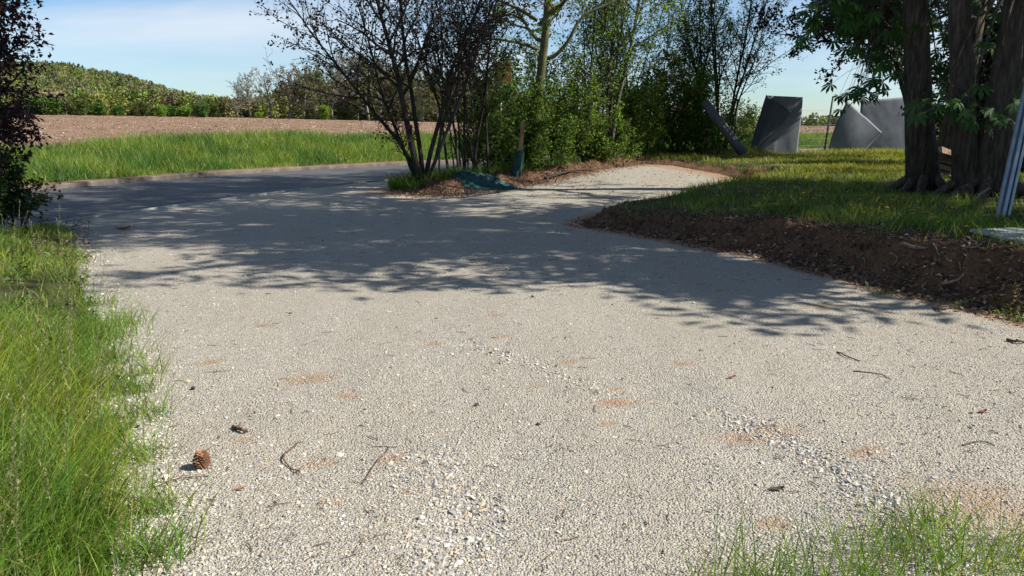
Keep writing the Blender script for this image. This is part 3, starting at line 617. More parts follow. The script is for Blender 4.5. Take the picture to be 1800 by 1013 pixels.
# (photo x of trunk, photo y of top, prototype, label)
FT = [(418, 152, 0, 'thin bare grey tree standing at the left end of the row across the field'), (440, 140, 0, 'tall bare pale tree second in the row across the field'), (476, 138, 0, 'bare round-crowned tree with a clear dark trunk, across the field'),
      (508, 136, 2, 'brownish half-bare tree left of the bright field-edge bush'), (533, 134, 2, 'brown-grey tree just left of the bright bush, across the field'), (556, 132, 3, 'olive tree rising straight behind the bright bush'),
      (584, 122, 0, 'bare tree right above the bright bush, across the field'), (606, 116, 0, 'tallest bare tree of the far row, with dark nests of twigs'), (628, 114, 0, 'bare wide-crowned tree beside the tallest of the far row'),
      (648, 118, 3, 'olive-crowned tree at the peak of the far row'), (668, 120, 3, 'yellowish-green tree seen just left of the leaning stems of the drive-corner shrub'), (690, 130, 2, 'brownish far tree seen behind the leaning stems of the drive-corner shrub'),
      (715, 132, 3, 'olive far tree seen through the middle of the drive-corner shrub'), (742, 130, 1, 'greenish far tree seen through the upright stems of the drive-corner shrub'), (770, 138, 3, 'far olive tree seen between the two stem clumps'),
      (800, 140, 3, 'far olive tree seen through the clump of upright stems'), (832, 142, 1, 'far greenish tree seen right of the clump of upright stems'), (862, 148, 3, 'far olive tree seen left of the brown board')]
rng = np.random.default_rng(90)
for i, (px, py, k, lb) in enumerate(FT):
    Y = 172+rng.uniform(-6, 10); x = atY(px, 205, Y)[0]; z = fz(x, Y)-.2; top = atY(px, py, Y)[2]; s = (top-z)/12.0
    t = thing('field_edge_tree', lb, 'tree', (x, Y, z), rng.uniform(0, 6.28), 'row of trees along the far field edge'); t.scale = (s*1.12, s*1.12, s)
    link('trunk', protos[k][0], t); link('crown', protos[k][1], t)
blob = []
for i, cols in enumerate([[(.17, .27, .035), (.20, .30, .04)], [(.07, .14, .025), (.09, .17, .03)], [(.11, .13, .035), (.09, .11, .03)]]):
    rng = np.random.default_rng(95+i)
    blob.append(plant_meshes(rng, [((rng.normal()*.3, rng.normal()*.3, 0), dirn(rng.normal()*.4, rng.normal()*.4, 1), 2.8, .06) for _ in range(7)], dict(low, minr=.02), 3600, .34, cols, M['far_bark'], M['wood_leaf'], 1, sides=[4, 3, 3, 3, 3], spread=.4))
FB = [(570, 187, 1.15, 0, 'bright lime-green bush at the foot of the far bare trees'), (98, 172, 1.3, 1, 'wide green bush beside the plum tree, at the foot of the hill'), (70, 172, 1.3, 1, 'green bush partly behind the plum tree, at the foot of the hill'), (180, 181, 1.0, 1, 'dark green round bush at the hill foot, first right of the wide green ones'),
      (205, 186, .9, 1, 'small round green bush in a pair at the foot of the hill'), (283, 186, 1.0, 0, 'bright green bush at the middle of the hill foot'), (302, 186, 1.0, 1, 'dark green bush next to the bright one at the hill foot'), (325, 188, .9, 0, 'low bright bush right of the dark one at the hill foot'),
      (352, 181, 1.2, 1, 'tallest dark green bush near the right end of the hill foot'), (380, 184, 1.2, 2, 'olive bush at the right end of the hill, left of the bare trees'), (455, 198, .6, 0, 'low bright bush under the thin bare trees'), (610, 184, 1.3, 2, 'olive bush just right of the lime-green bush'), (140, 176, 1.2, 2, 'olive bush between the wide green one and the round dark one'), (245, 180, 1.2, 2, 'olive bush right of the small round pair')]
for px, py, s, k, lb in FB:
    Y = 168+rng.uniform(-3, 3); x = atY(px, 205, Y)[0]; z = fz(x, Y)-.15; top = atY(px, py, Y)[2]; s = (top-z)/3.1
    t = thing('field_edge_bush', lb, 'bush', (x, Y, z), rng.uniform(0, 6.28), 'bushes along the far field edge'); t.scale = (s*1.1, s*1.1, s)
    link('stems', blob[k][0], t); link('crown', blob[k][1], t)
# woods: reads as one mass
def woods(name, pts, hs, kinds, rng, nleaf, lsz, label):
    PAL = [[(.125, .155, .055), (.15, .175, .06)], [(.065, .09, .042), (.08, .10, .045)], [(.20, .22, .06), (.23, .235, .07)], [(.22, .185, .11), (.18, .16, .09)], [(.17, .24, .05), (.20, .27, .06)]]
    N = len(pts); n = nleaf; u = unit(rng.normal(size=(N, n, 3))); rr = rng.uniform(.45, 1, (N, n, 1))**.6
    con = (kinds == 1)[:, None]
    zz = u[..., 2]*rr[..., 0]; wd = np.where(con, np.clip(.55-.5*zz, .05, 1), np.sqrt(np.clip(1-.45*np.clip(zz, 0, 1)**2, .1, 1)))
    lump = 1+.28*np.sin(u[..., 0]*5+rng.uniform(0, 6, (N, 1)))*np.cos(u[..., 1]*4+rng.uniform(0, 6, (N, 1)))
    P = np.stack([u[..., 0]*rr[..., 0]*wd*lump*hs[:, None]*.36, u[..., 1]*rr[..., 0]*wd*lump*hs[:, None]*.36, (zz*.5+.52)*hs[:, None]*1.0*(1+.0*lump)], -1)+pts[:, None, :]
    ax = u+rng.normal(size=u.shape)*.5
    col = np.zeros((N, n, 3))
    for k in range(5):
        mk = kinds == k
        if mk.any(): col[mk] = (np.array(PAL[k])[rng.integers(0, 2, mk.sum())]*(1+.18*rng.normal(size=(mk.sum(), 1))).clip(.6, 1.5))[:, None, :]
    col = np.clip(col*(1+.2*rng.normal(size=(N, n, 1))).clip(.4, 1.7), 0, 1)
    v, f = leaves(P.reshape(-1, 3), ax.reshape(-1, 3), lsz*rng.uniform(.6, 1.3, N*n), rng, .3, .75)
    return stuff(name, make_mesh(name, v, f, M['wood_leaf'], tint=np.repeat(col.reshape(-1, 3), 4, 0)), label)
rng = np.random.default_rng(101)
N = 3000; Y = rng.uniform(182, 455, N)**1.0; px = rng.uniform(-60, 445, N); X = (px-900)/1300*Y
Z = hill_z(X, Y)-.3; hs = rng.uniform(5, 9.3, N)*np.interp(px, [300, 430], [1, .75]); kd = rng.choice(5, N, p=[.30, .24, .18, .18, .10])
low_ = Y < 230; kd[low_] = rng.choice([0, 2, 3, 4], low_.sum()); hs[low_] *= .75
up_ = Y > 380; kd[up_] = rng.choice([0, 1, 1, 3], up_.sum())
woods('hill_forest', np.column_stack([X, Y, Z]), hs, kd, rng, 220, .78, 'mixed wood covering the distant hill')
N = 700; Y = rng.uniform(186, 300, N); px = rng.uniform(430, 1120, N); X = (px-900)/1300*Y
Z = hill_z(X, Y)-.3; hs = rng.uniform(6, 9.5, N)*np.interp(px, [430, 480, 560, 640, 880, 1000, 1120], [.34, .8, 1.2, 1.35, 1.2, .65, .3]); kd = rng.choice(5, N, p=[.28, .12, .14, .46, .0])
woods('background_wood', np.column_stack([X, Y, Z]), hs, kd, rng, 260, .75, 'brown-green wood behind the row of bare trees')
N = 420; px = rng.uniform(980, 2300, N); Y = rng.uniform(380, 520, N); X = (px-900)/1300*Y; kd = rng.choice(5, N, p=[.35, .45, .1, .1, 0])
woods('horizon_treeline', np.column_stack([X, Y, np.full(N, -2.2)]), rng.uniform(4.5, 8.2, N), kd, rng, 90, 1.5, 'low dark treeline on the horizon behind the fence')

# ------------------------------------------------------------------ grasses
G1 = [(.105, .215, .026), (.14, .26, .034), (.085, .18, .022), (.185, .285, .045)]
G2 = [(.17, .27, .038), (.22, .29, .048), (.14, .24, .03), (.28, .29, .08)]
DRY = [(.36, .32, .16), (.30, .28, .12)]
rng = np.random.default_rng(201)
def clumpy(x, y, s, seed): return np.clip(.5+1.1*fbm(x*s, y*s, seed), 0, 1.3)
# verge beyond the road
N = 105000; i = rng.uniform(0, len(k2)-1.01, N*2); t0 = unit(np.gradient(k2, axis=0)); nn = np.stack([t0[:, 1], -t0[:, 0]], 1)
d = rng.uniform(.5, 7.4, N*2); b = i.astype(int); fr = (i-b)[:, None]; base = k2[b]*(1-fr)+k2[b+1]*fr; P = base-nn[b]*d[:, None]
px = ppx(P[:, 0], P[:, 1]); keep = (px > -150) & (px < 1750) & (P[:, 1] > 8); P, d = P[keep][:N], d[keep][:N]
x, y = P.T; cl = .55*clumpy(x, y, .42, 301)+.45*clumpy(x, y, 1.5, 302)
h = (.28+.50*cl)*rng.uniform(.55, 1.15, len(x))*np.interp(d, [.5, 1.3, 6, 7.4], [.4, 1, 1, .55])*np.where(ppx(x, y) > 1000, .7, 1.0)
col = tints(rng, len(x), G1+G2, .2); w2 = fbm(x*.7, y*.7, 305); col = np.where((w2 > .08)[:, None], col*np.array([.50, .68, .7]), col); w3 = fbm(x*.9, y*.9, 308); col = np.where((w3 > .16)[:, None], col*np.array([1.12, 1.03, .9]), col)
dry = rng.random(len(x)) < .07; col[dry] = tints(rng, dry.sum(), DRY, .2)
P3 = np.column_stack([x, y, field_z(x, y)-.02])
v, f, t = blades(P3, h, rng.uniform(.012, .03, len(x)), rng.uniform(0, .35, len(x)), rng.uniform(.1, .7, len(x)), col, 3, None, rng)
stuff('verge_grass', make_mesh('verge_grass', v, f, M['grass'], tint=t, smooth_=True), 'tall green grass on the verge across the road')
# left roadside grass: dense and tall near the camera
def left_points(N, y0, y1, near):
    x = rng.uniform(-12, -.7, N); y = rng.uniform(y0, y1, N) if not near else y0*(y1/y0)**rng.uniform(0, 1, N)
    d = sdist(x, y, left_poly); k = (d > .0); return x[k], y[k], d[k]
L = []
x, y, d = left_points(330000, 1.3, 12.5, True)
keep = (ppx(x, y) > -420) & (rng.random(len(x)) < np.interp(d, [0, .10, .35, 1.5], [.2, .6, 1, 1])*np.clip(.3+1.2*clumpy(x, y, 1.5, 311)-.35*smooth(5, 7, y)*(1-smooth(.6, 1.4, d)), .03, 1)); x, y, d = x[keep], y[keep], d[keep]
nf = np.interp(d, [0, .2, .6], [.6, .9, 1.1]); cl = .5*clumpy(x, y, 1.1, 313)+.5*clumpy(x, y, 3.2, 314)
h = (.13+.36*cl)*rng.uniform(.45, 1.3, len(x))*nf*np.interp(y, [2, 4.2, 6, 12], [1.1, .8, .42, .40])
col = tints(rng, len(x), G1+G2, .22)
yel = fbm(x*.8, y*.8, 317) > .08; col[yel] = col[yel]*np.array([1.12, 1.03, .95]); dk = fbm(x*1.6, y*1.6, 318) > .14; col[dk] = col[dk]*np.array([.6, .78, .8])
col = col*np.array([1.3, 1.14, 1.0]); dry = rng.random(len(x)) < .05; col[dry] = tints(rng, dry.sum(), DRY, .2)
w = rng.uniform(.0035, .0085, len(x))*np.interp(y, [2, 5, 12], [.9, 1.1, 2.0])
L.append(blades(np.column_stack([x, y, left_z(x, y)-.01]), h, w, rng.uniform(.05, .5, len(x)), rng.uniform(.1, 1.0, len(x)), np.clip(col, 0, 1), 4, rng.normal(.5, 1.7, len(x)), rng))
def stalks(P, h, rng, col, ears=True, spread=.5):
    out = []; lines = []; sp = []
    for p, hh in zip(P, h):
        dx, dy = rng.normal(size=2)*.16*spread*2; q = np.array([p, p+[dx*.3*hh, dy*.3*hh, .5*hh], p+[dx*hh, dy*hh, hh]]); c = catmull(q, 3); lines.append((c, np.linspace(.0016, .0009, len(c)), 3))
        if ears:
            n = 26; tt = np.linspace(.68, 1.0, n)*(len(c)-1); ii = np.minimum(tt.astype(int), len(c)-2); pos = c[ii]+(c[ii+1]-c[ii])*(tt-ii)[:, None]
            ax = unit(np.tile([dx, dy, 1.], (n, 1)))+rng.normal(size=(n, 3))*.42; sp.append((pos, ax))
    v, f = tubes(lines); out.append((v, f, np.tile(np.array(col), (len(v), 1))))
    if sp:
        pos = np.vstack([a for a, _ in sp]); ax = np.vstack([a for _, a in sp]); v, f = leaves(pos, ax, rng.uniform(.012, .022, len(pos)), rng, .2, .3)
        out.append((v, f, np.repeat(tints(rng, len(pos), [(.26, .27, .12), (.32, .29, .15), (.20, .24, .09)], .15), 4, 0)))
    return cat_meshes(out)
x, y, d = left_points(3000, 1.8, 8, True); k = (d > .15) & (ppx(x, y) > -200); x, y = x[k][:230], y[k][:230]
L.append(stalks(np.column_stack([x, y, left_z(x, y)]), rng.uniform(.4, .72, len(x)), rng, (.22, .26, .09)))
x, y, d = left_points(1500, 2.2, 9, True); k = (d > .05) & (d < 1.6) & (ppx(x, y) > -100); x, y = x[k][:60], y[k][:60]
c_ = np.repeat(np.column_stack([x, y, left_z(x, y)+.03]), 14, 0)+rng.normal(size=(len(x)*14, 3))*np.array([.035, .035, .05]); c_[:, 2] = np.maximum(c_[:, 2], left_z(c_[:, 0], c_[:, 1])+.01)
v, f = leaves(c_, rng.normal(size=c_.shape)+np.array([0, 0, .5]), rng.uniform(.035, .09, len(c_)), rng, .8, .42)
L.append((v, f, np.repeat(tints(rng, len(c_), [(.07, .15, .025), (.10, .19, .03), (.13, .2, .04)], .2), 4, 0)))
# sparse tufts creeping onto the gravel edge, a larger one by the drive
tx, ty = [], []
for px, py, n, r in [(190, 600, 320, .20), (215, 575, 160, .16), (235, 690, 160, .12), (270, 660, 40, .08), (175, 540, 140, .2), (255, 810, 90, .08), (275, 900, 120, .09), (285, 985, 160, .10), (120, 470, 160, .3), (205, 640, 140, .15), (255, 735, 120, .12)]:
    c = gp(px, py); tx.append(c[0]+rng.normal(size=n)*r*.6); ty.append(c[1]+rng.normal(size=n)*r*.6)
x, y = np.concatenate(tx), np.concatenate(ty); n = len(x)
L.append(blades(np.column_stack([x, y, ground(x, y)-.005]), rng.uniform(.08, .34, n), rng.uniform(.003, .007, n), rng.uniform(.1, .6, n), rng.uniform(.1, .9, n), tints(rng, n, G1+G2, .2), 4, None, rng))
v, f, t = cat_meshes(L)
stuff('roadside_grass', make_mesh('roadside_grass', v, f, M['grass'], tint=t, smooth_=True), 'tall sunlit grass with seed heads beside the gravel')
# lower right foreground tufts
L = []; tx, ty, hh = [], [], []
for px, py, n, r, h in [(1300, 1040, 90, .10, .30), (1345, 1020, 70, .10, .28), (1385, 1035, 60, .1, .24), (1270, 1050, 40, .08, .25), (1500, 1040, 130, .14, .26), (1560, 985, 150, .16, .22), (1600, 955, 110, .14, .22), (1640, 930, 60, .08, .20), (1650, 1000, 170, .2, .20), (1720, 1000, 190, .2, .17), (1780, 990, 170, .2, .16), (1830, 1000, 160, .2, .18), (1700, 1060, 240, .3, .25), (1450, 1060, 90, .2, .22), (1600, 1060, 200, .25, .26)]:
    c = gp(px, py); n = int(n*.6); h *= 1.3; tx.append(c[0]+rng.normal(size=n)*r*.8); ty.append(c[1]+rng.normal(size=n)*r*.5); hh.append(np.full(n, h))
x, y, h = np.concatenate(tx), np.concatenate(ty), np.concatenate(hh); n = len(x)
L.append(blades(np.column_stack([x, y, ground(x, y)-.005]), h*rng.uniform(.3, 1.1, n), rng.uniform(.0025, .0055, n), rng.uniform(.05, .5, n), rng.uniform(.05, .7, n), tints(rng, n, G1+G2, .2), 5, None, rng))
k = rng.choice(n, 16); L.append(stalks(np.column_stack([x[k], y[k], np.zeros(16)]), rng.uniform(.25, .4, 16), rng, (.2, .26, .07), False))
v, f, t = cat_meshes(L)
stuff('gravel_edge_grass', make_mesh('gravel_edge_grass', v, f, M['grass'], tint=t, smooth_=True), 'thin green grass tufts growing through the gravel edge')
# grass on the bank
L = []
x = rng.uniform(1, 20, 420000); y = rng.uniform(5, 30.5, 420000)**1.0
d = sdist(x, y, bank_poly); px = ppx(x, y)
front = d > .48+.4*fbm(x*2.2, y*2.2, 321)
keep = front & (px < 1950) & (rng.random(len(x)) < np.clip(.10+1.0*clumpy(x, y, .9, 323), .04, 1)*np.interp(y, [8, 30], [1, .55])*np.interp(y, [26.5, 29], [1, .6])*.75)
x, y, d = x[keep], y[keep], d[keep]
h = (.05+.12*clumpy(x, y, .7, 325))*rng.uniform(.5, 1.3, len(x))*np.interp(d, [.4, .9, 1.6], [1.5, 1.3, 1])*np.where(y > 26.3, 1.5, 1)
col = tints(rng, len(x), [(.15, .22, .03), (.20, .26, .04), (.26, .28, .06), (.12, .19, .025)], .22)
sunny = (y > 15); col[sunny] *= np.array([1.25, 1.05, .9])  # sunlight on the rear lawn put into the blade colour
dry = rng.random(len(x)) < .06; col[dry] = tints(rng, dry.sum(), DRY, .2)
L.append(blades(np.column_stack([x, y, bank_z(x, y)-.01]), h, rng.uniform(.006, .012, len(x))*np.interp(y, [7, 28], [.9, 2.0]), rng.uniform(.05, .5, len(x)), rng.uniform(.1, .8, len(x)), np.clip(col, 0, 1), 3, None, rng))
# tufts along the front lip and a few on the face
tx, ty, hh = [], [], []
for k in range(90):
    px = rng.uniform(1130, 1800); py = np.interp(px, [1124, 1151, 1249, 1400, 1551, 1622, 1729, 1800], [338, 352, 366, 376, 398, 408, 408, 412])-rng.uniform(0, 10); z = np.interp(px, [1124, 1400, 1800], [.25, .42, .52])
    c = gp(px, py, z); n = rng.integers(12, 34); tx.append(c[0]+rng.normal(size=n)*.08); ty.append(c[1]+rng.normal(size=n)*.08); hh.append(np.full(n, rng.uniform(.1, .26)))
for px, py, n in [(1545, 500, 40), (1680, 522, 40), (1775, 535, 60), (1790, 545, 40), (1640, 408, 60), (1290, 330, 40), (1230, 338, 40), (1190, 344, 40)]:
    c = gp(px, py, .1 if py > 450 else .35); tx.append(c[0]+rng.normal(size=n)*.07); ty.append(c[1]+rng.normal(size=n)*.07); hh.append(np.full(n, .12))
x, y, h = np.concatenate(tx), np.concatenate(ty), np.concatenate(hh); n = len(x)
L.append(blades(np.column_stack([x, y, ground(x, y)-.01]), h*rng.uniform(.4, 1.2, n), rng.uniform(.005, .011, n), rng.uniform(.1, .6, n), rng.uniform(.1, .9, n), tints(rng, n, [(.10, .18, .025), (.14, .22, .03)], .2), 3, None, rng))
v, f, t = cat_meshes(L)
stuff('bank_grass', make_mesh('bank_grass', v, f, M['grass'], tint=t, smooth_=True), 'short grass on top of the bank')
# undergrowth at the foot of the thicket
N = 34000; i = rng.uniform(0, 1, N)*28; row_d = catmull(row, 5); b = np.minimum((i/28*(len(row_d)-1)).astype(int), len(row_d)-2); fr = rng.random(N)[:, None]
P = row_d[b]*(1-fr)+row_d[b+1]*fr; tn = unit(np.gradient(row_d, axis=0)); nrm = np.stack([-tn[:, 1], tn[:, 0]], 1); P = P+nrm[b]*rng.uniform(-.35, 2.6, N)[:, None]
x, y = P.T; k = (rng.random(N) < np.clip(clumpy(x, y, .9, 331), .05, 1)) & ~inside(x, y, road_poly) & (ppx(x, y) > 688); x, y = x[k], y[k]; n = len(x)
v, f, t = blades(np.column_stack([x, y, np.maximum(ground(x, y), -.05)-.01]), rng.uniform(.1, .42, n), rng.uniform(.012, .03, n), rng.uniform(.1, .6, n), rng.uniform(.1, .9, n), tints(rng, n, [(.06, .11, .02), (.09, .15, .025), (.12, .2, .03)], .25), 3, None, rng)
stuff('undergrowth', make_mesh('undergrowth', v, f, M['grass'], tint=t, smooth_=True), 'rank undergrowth at the foot of the thicket')

# ------------------------------------------------------------------ loose stones, litter, clods
OCT = np.array([[1, 0, 0], [-1, 0, 0], [0, 1, 0], [0, -1, 0], [0, 0, 1], [0, 0, -1]], float)
OF = np.array([[0, 2, 4], [2, 1, 4], [1, 3, 4], [3, 0, 4], [2, 0, 5], [1, 2, 5], [3, 1, 5], [0, 3, 5]])
def rubble(P, s, rng, flat=.6):
    N = len(P); v = OCT[None]*rng.uniform(.55, 1.25, (N, 6, 1))+rng.normal(size=(N, 6, 3))*.22
    v[..., 2] *= flat; a = rng.uniform(0, 6.28, N); c, sn = np.cos(a)[:, None], np.sin(a)[:, None]
    v = np.stack([v[..., 0]*c-v[..., 1]*sn, v[..., 0]*sn+v[..., 1]*c, v[..., 2]], -1)
    tl = rng.normal(size=(N, 1))*.35; v[..., 2] += v[..., 0]*tl
    V = P[:, None]+v*s[:, None, None]
    return V.reshape(-1, 3), (OF[None]+(np.arange(N)*6)[:, None, None]).reshape(-1, 3)
STC = [(.42, .395, .34), (.49, .46, .395), (.34, .325, .295), (.46, .405, .30), (.38, .365, .335), (.53, .50, .44), (.28, .265, .245), (.44, .35, .24)]
rng = np.random.default_rng(401)
N = 210000; y = 2.0*(11/2.0)**(rng.uniform(0, 1, N)**1.25); px = rng.uniform(120, 1900, N); x = (px-900)/1300*(y*.976+.35)
rut = np.exp(-(seg_d(x, y, [tuple(gp(820, 610)[:2]), tuple(gp(940, 650)[:2]), tuple(gp(1060, 695)[:2])])/.09)**2)+np.exp(-(seg_d(x, y, [tuple(gp(1290, 745)[:2]), tuple(gp(1480, 840)[:2]), tuple(gp(1600, 930)[:2]), tuple(gp(1680, 1010)[:2])])/.14)**2)+.7*np.exp(-(seg_d(x, y, [tuple(gp(760, 820)[:2]), tuple(gp(820, 900)[:2]), tuple(gp(790, 1000)[:2])])/.2)**2)+.7*np.exp(-(seg_d(x, y, left_edge)/.22)**2)
cl = np.clip(.55+1.2*fbm(x*1.6, y*1.6, 403), .1, 1)
keep = (rng.random(N) < np.clip(.42*cl+rut, 0, 1)) & (sdist(x, y, bank_poly) < .05); x, y, rut = x[keep], y[keep], rut[keep]; n = len(x)
s = rng.lognormal(0, .38, n)*.0042*(1+1.1*np.clip(rut, 0, 1)*rng.random(n))*np.interp(y, [2, 6, 11], [1, 1.2, 1.5])
v, f = rubble(np.column_stack([x, y, lot_z(x, y)+.012+s*.15]), s, rng)
stuff('loose_gravel', make_mesh('loose_gravel', v, f, M['stone'], tint=np.repeat(tints(rng, n, STC, .13, .015), 6, 0)), 'pale crushed stone lying loose over the drive')
# dead leaves along the bank foot, on its face and along the soil ridge
tx, ty = [], []
N = 95000; x = rng.uniform(.4, 7.5, N); y = rng.uniform(5, 12.5, N); d = sdist(x, y, bank_poly); k = (d > -.25) & (d < .75) & (rng.random(N) < np.interp(d, [-.25, 0, .2, .45, .75], [.03, .8, .95, .28, .07])*np.clip(.3+1.3*clumpy(x, y, 1.6, 411), 0, 1)*np.interp(x, [.5, 2.2, 3.2], [.25, .45, 1])); tx.append(x[k]); ty.append(y[k])
N = 26000; P = row_d[rng.integers(0, len(row_d)-1, N)]; P = P+rng.normal(size=(N, 2))*.35; x, y = P.T; off = rng.uniform(.1, 1.3, N); b = np.argmin(((P[:, None]-row_d[None])**2).sum(2), 1); P = P-nrm[b]*off[:, None]; k = rng.random(N) < .6; tx.append(P[k, 0]); ty.append(P[k, 1])
N = 5000; px = rng.uniform(60, 160, N); py = rng.uniform(385, 470, N)
q = np.array([gp(a, b_)[:2] for a, b_ in zip(px[:900], py[:900])]); tx.append(q[:, 0]); ty.append(q[:, 1])
N = 110; px = rng.uniform(260, 1790, N); py = 400+600*rng.random(N)**1.5
q = np.array([gp(a, b_)[:2] for a, b_ in zip(px, py)]); k = sdist(q[:, 0], q[:, 1], bank_poly) < 0; tx.append(q[k, 0]); ty.append(q[k, 1])
q = np.array([gp(a, b_, .3)[:2] for a, b_ in zip(rng.uniform(920, 1345, 900), 287+42*rng.random(900)**1.3)]); tx.append(q[:, 0]); ty.append(q[:, 1])
x, y = np.concatenate(tx), np.concatenate(ty); n = len(x); ax = rng.normal(size=(n, 3))*np.array([1, 1, .35])
sz = rng.uniform(.025, .07, n)*np.where((y < 6) & (x < 4), .5, 1); v, f = leaves(np.column_stack([x, y, ground(x, y)+rng.uniform(.012, .035, n)]), ax, sz, rng, 1.8, .55, .12)
stuff('leaf_litter', make_mesh('leaf_litter', v, f, M['litter'], tint=np.repeat(tints(rng, n, [(.20, .12, .075), (.14, .075, .045), (.27, .19, .13), (.10, .055, .035), (.32, .24, .18)], .2), 4, 0)), 'dry brown leaves along the bank and the soil ridge')
N = 60000; x = rng.uniform(.4, 7.5, N); y = rng.uniform(5, 12.5, N); d = sdist(x, y, bank_poly); k = (d > -.12) & (d < .85) & (rng.random(N) < np.interp(d, [-.12, 0, .3, .85], [.1, .8, 1, .5])); x, y = x[k], y[k]; n = len(x)
v, f = rubble(np.column_stack([x, y, ground(x, y)]), rng.lognormal(0, .55, n)*.011, rng, .8)
stuff('soil_crumbs', make_mesh('soil_crumbs', v, f, M['clod'], tint=np.repeat(tints(rng, n, [(.09, .055, .035), (.13, .08, .05), (.06, .036, .024), (.17, .11, .075)], .2, .03), 6, 0)), 'loose crumbs of dark soil on the cut bank')
N = 4200; x = rng.uniform(1.2, 7.0, N); y = rng.uniform(5, 11, N); d = sdist(x, y, bank_poly); k = np.where((d > .1) & (d < .75) & (rng.random(N) < np.interp(x, [1.2, 3, 4], [.15, .4, 1])))[0][:260]; lines = []
for j in k:
    p = np.array([x[j], y[j], g1(x[j], y[j])]); a = rng.normal(size=3)*.05+np.array([0, -.02, -.02]); q = np.array([p, p+a*.5+[0, -.02, .02], p+a+[0, -.03, 0], p+a*1.4+rng.normal(size=3)*.02]); q[:, 2] = np.maximum(q[:, 2], ground(q[:, 0], q[:, 1])+.004); c_ = catmull(q, 3); lines.append((c_, np.linspace(1, .5, len(c_))*rng.uniform(.0015, .004), 4))
v, f = tubes(lines); stuff('rootlets', make_mesh('rootlets', v, f, M['root']), 'fine rootlets fringing the cut bank')
# fine needles and stalk bits scattered over the drive
N = 420; px = np.concatenate([rng.uniform(200, 1800, N), rng.uniform(180, 1350, 500)]); py = np.concatenate([390+620*rng.random(N), rng.uniform(342, 520, 500)]); lines = []
for a, b_ in zip(px, py):
    c = gp(a, b_)
    if sdist(np.array([c[0]]), np.array([c[1]]), bank_poly)[0] > 0 or inside(np.array([c[0]]), np.array([c[1]]), left_poly)[0]: continue
    an = rng.uniform(-1.6, 1.6); Ln = rng.uniform(.015, .04)*rng.uniform(.8, 2.6)*np.interp(c[1], [2, 10], [.8, 1.6]); dv = np.array([math.cos(an), math.sin(an), 0])*Ln; z = g1(c[0], c[1])+.018
    c = np.array([c[0], c[1], z]); lines.append((np.array([c-dv/2, c+perp(unit(dv), rng)*.008*np.array([1, 1, 0]), c+dv/2]), np.full(3, rng.uniform(.0012, .0026)), 3))
v, f = tubes(lines); stuff('needle_litter', make_mesh('needle_litter', v, f, M['twig']), 'fine dark twig bits strewn over the gravel')
# ploughed clods and straw flecks
N = 30000; y = 30*(150/30)**rng.random(N); px = rng.uniform(-80, 1700, N); x = (px-900)/1300*y; k = inside(x, y, kerb_poly) & (seg_d(x, y, farkerb) > 7); x, y = x[k], y[k]; n = len(x)
s = rng.lognormal(0, .4, n)*.035*np.interp(y, [30, 150], [1, 2.6])
col = tints(rng, n, [(.18, .122, .08), (.23, .158, .105), (.135, .09, .06), (.30, .225, .16)], .15); st = rng.random(n) < .05; col[st] = tints(rng, st.sum(), [(.55, .46, .34), (.48, .40, .3)], .1)
v, f = rubble(np.column_stack([x, y, field_z(x, y)-.02]), s, rng, .55)
stuff('soil_clods', make_mesh('soil_clods', v, f, M['clod'], tint=np.repeat(col, 6, 0)), 'clods and straw bits on the ploughed field')

# ------------------------------------------------------------------ roots sticking out of the cut bank
rng = np.random.default_rng(501)
ROOTS = [([(1585, 428), (1610, 438), (1632, 436)], .022, 'thick pale root with a broken tip, high on the bank under the turf'), ([(1655, 498), (1680, 494), (1695, 480)], .018, 'pale forked root low on the bank among dead leaves'), ([(1640, 428), (1645, 447), (1652, 463)], .008, 'thin root hanging down right of the thick broken one'),
         ([(1690, 420), (1700, 432), (1690, 440)], .012, 'short crooked root just under the grey slab'), ([(1730, 425), (1712, 436), (1690, 437)], .009, 'slanting root ending under the grey slab corner'), ([(1565, 444), (1574, 456), (1570, 468)], .012, 'curved root beside the dark hollow of the bank'),
         ([(1442, 450), (1446, 440), (1460, 434)], .006, 'thin hooked root at the left part of the leafy bank'), ([(1170, 382), (1180, 378), (1183, 372)], .006, 'tiny root near the pointed end of the bank'), ([(1236, 376), (1228, 372), (1242, 367)], .005, 'thin hair root under the turf near the bank point'),
         ([(1508, 452), (1516, 458), (1520, 468)], .010, 'short down-curved root above the leaf pile'), ([(1687, 460), (1684, 470), (1690, 478)], .009, 'thin upright root joining the pale forked one'), ([(1650, 500), (1652, 510), (1658, 516)], .007, 'small root below the pale forked one')]
for pts, r, lb in ROOTS:
    W = []
    for px, py in pts:
        # march the view ray to the bank surface
        dr = ray(px, py); ts = np.linspace(4, 20, 1600); q = np.array([0, 0, CAMH])+dr*ts[:, None]; W.append(q[np.argmax(q[:, 2] < ground(q[:, 0], q[:, 1])+.02)])
    W = np.array(W); W[1:-1] += np.array([0, -.03, .02]); c = W[0]; Lc = catmull(W-c, 5); Lc += rng.normal(size=Lc.shape)*r*.25
    tp = np.linspace(1, .45, len(Lc))*r
    V, Fs = tubes([(Lc, tp, 7)]+[(np.array([Lc[len(Lc)//2], Lc[len(Lc)//2]+rng.normal(size=3)*.05+[0, -.02, -.02]]), np.array([r*.4, r*.15]), 5)])
    tag(link('root', make_mesh('root', V, Fs, M['root'], smooth_=True), None, c), lb, 'root', 'roots sticking out of the bank')

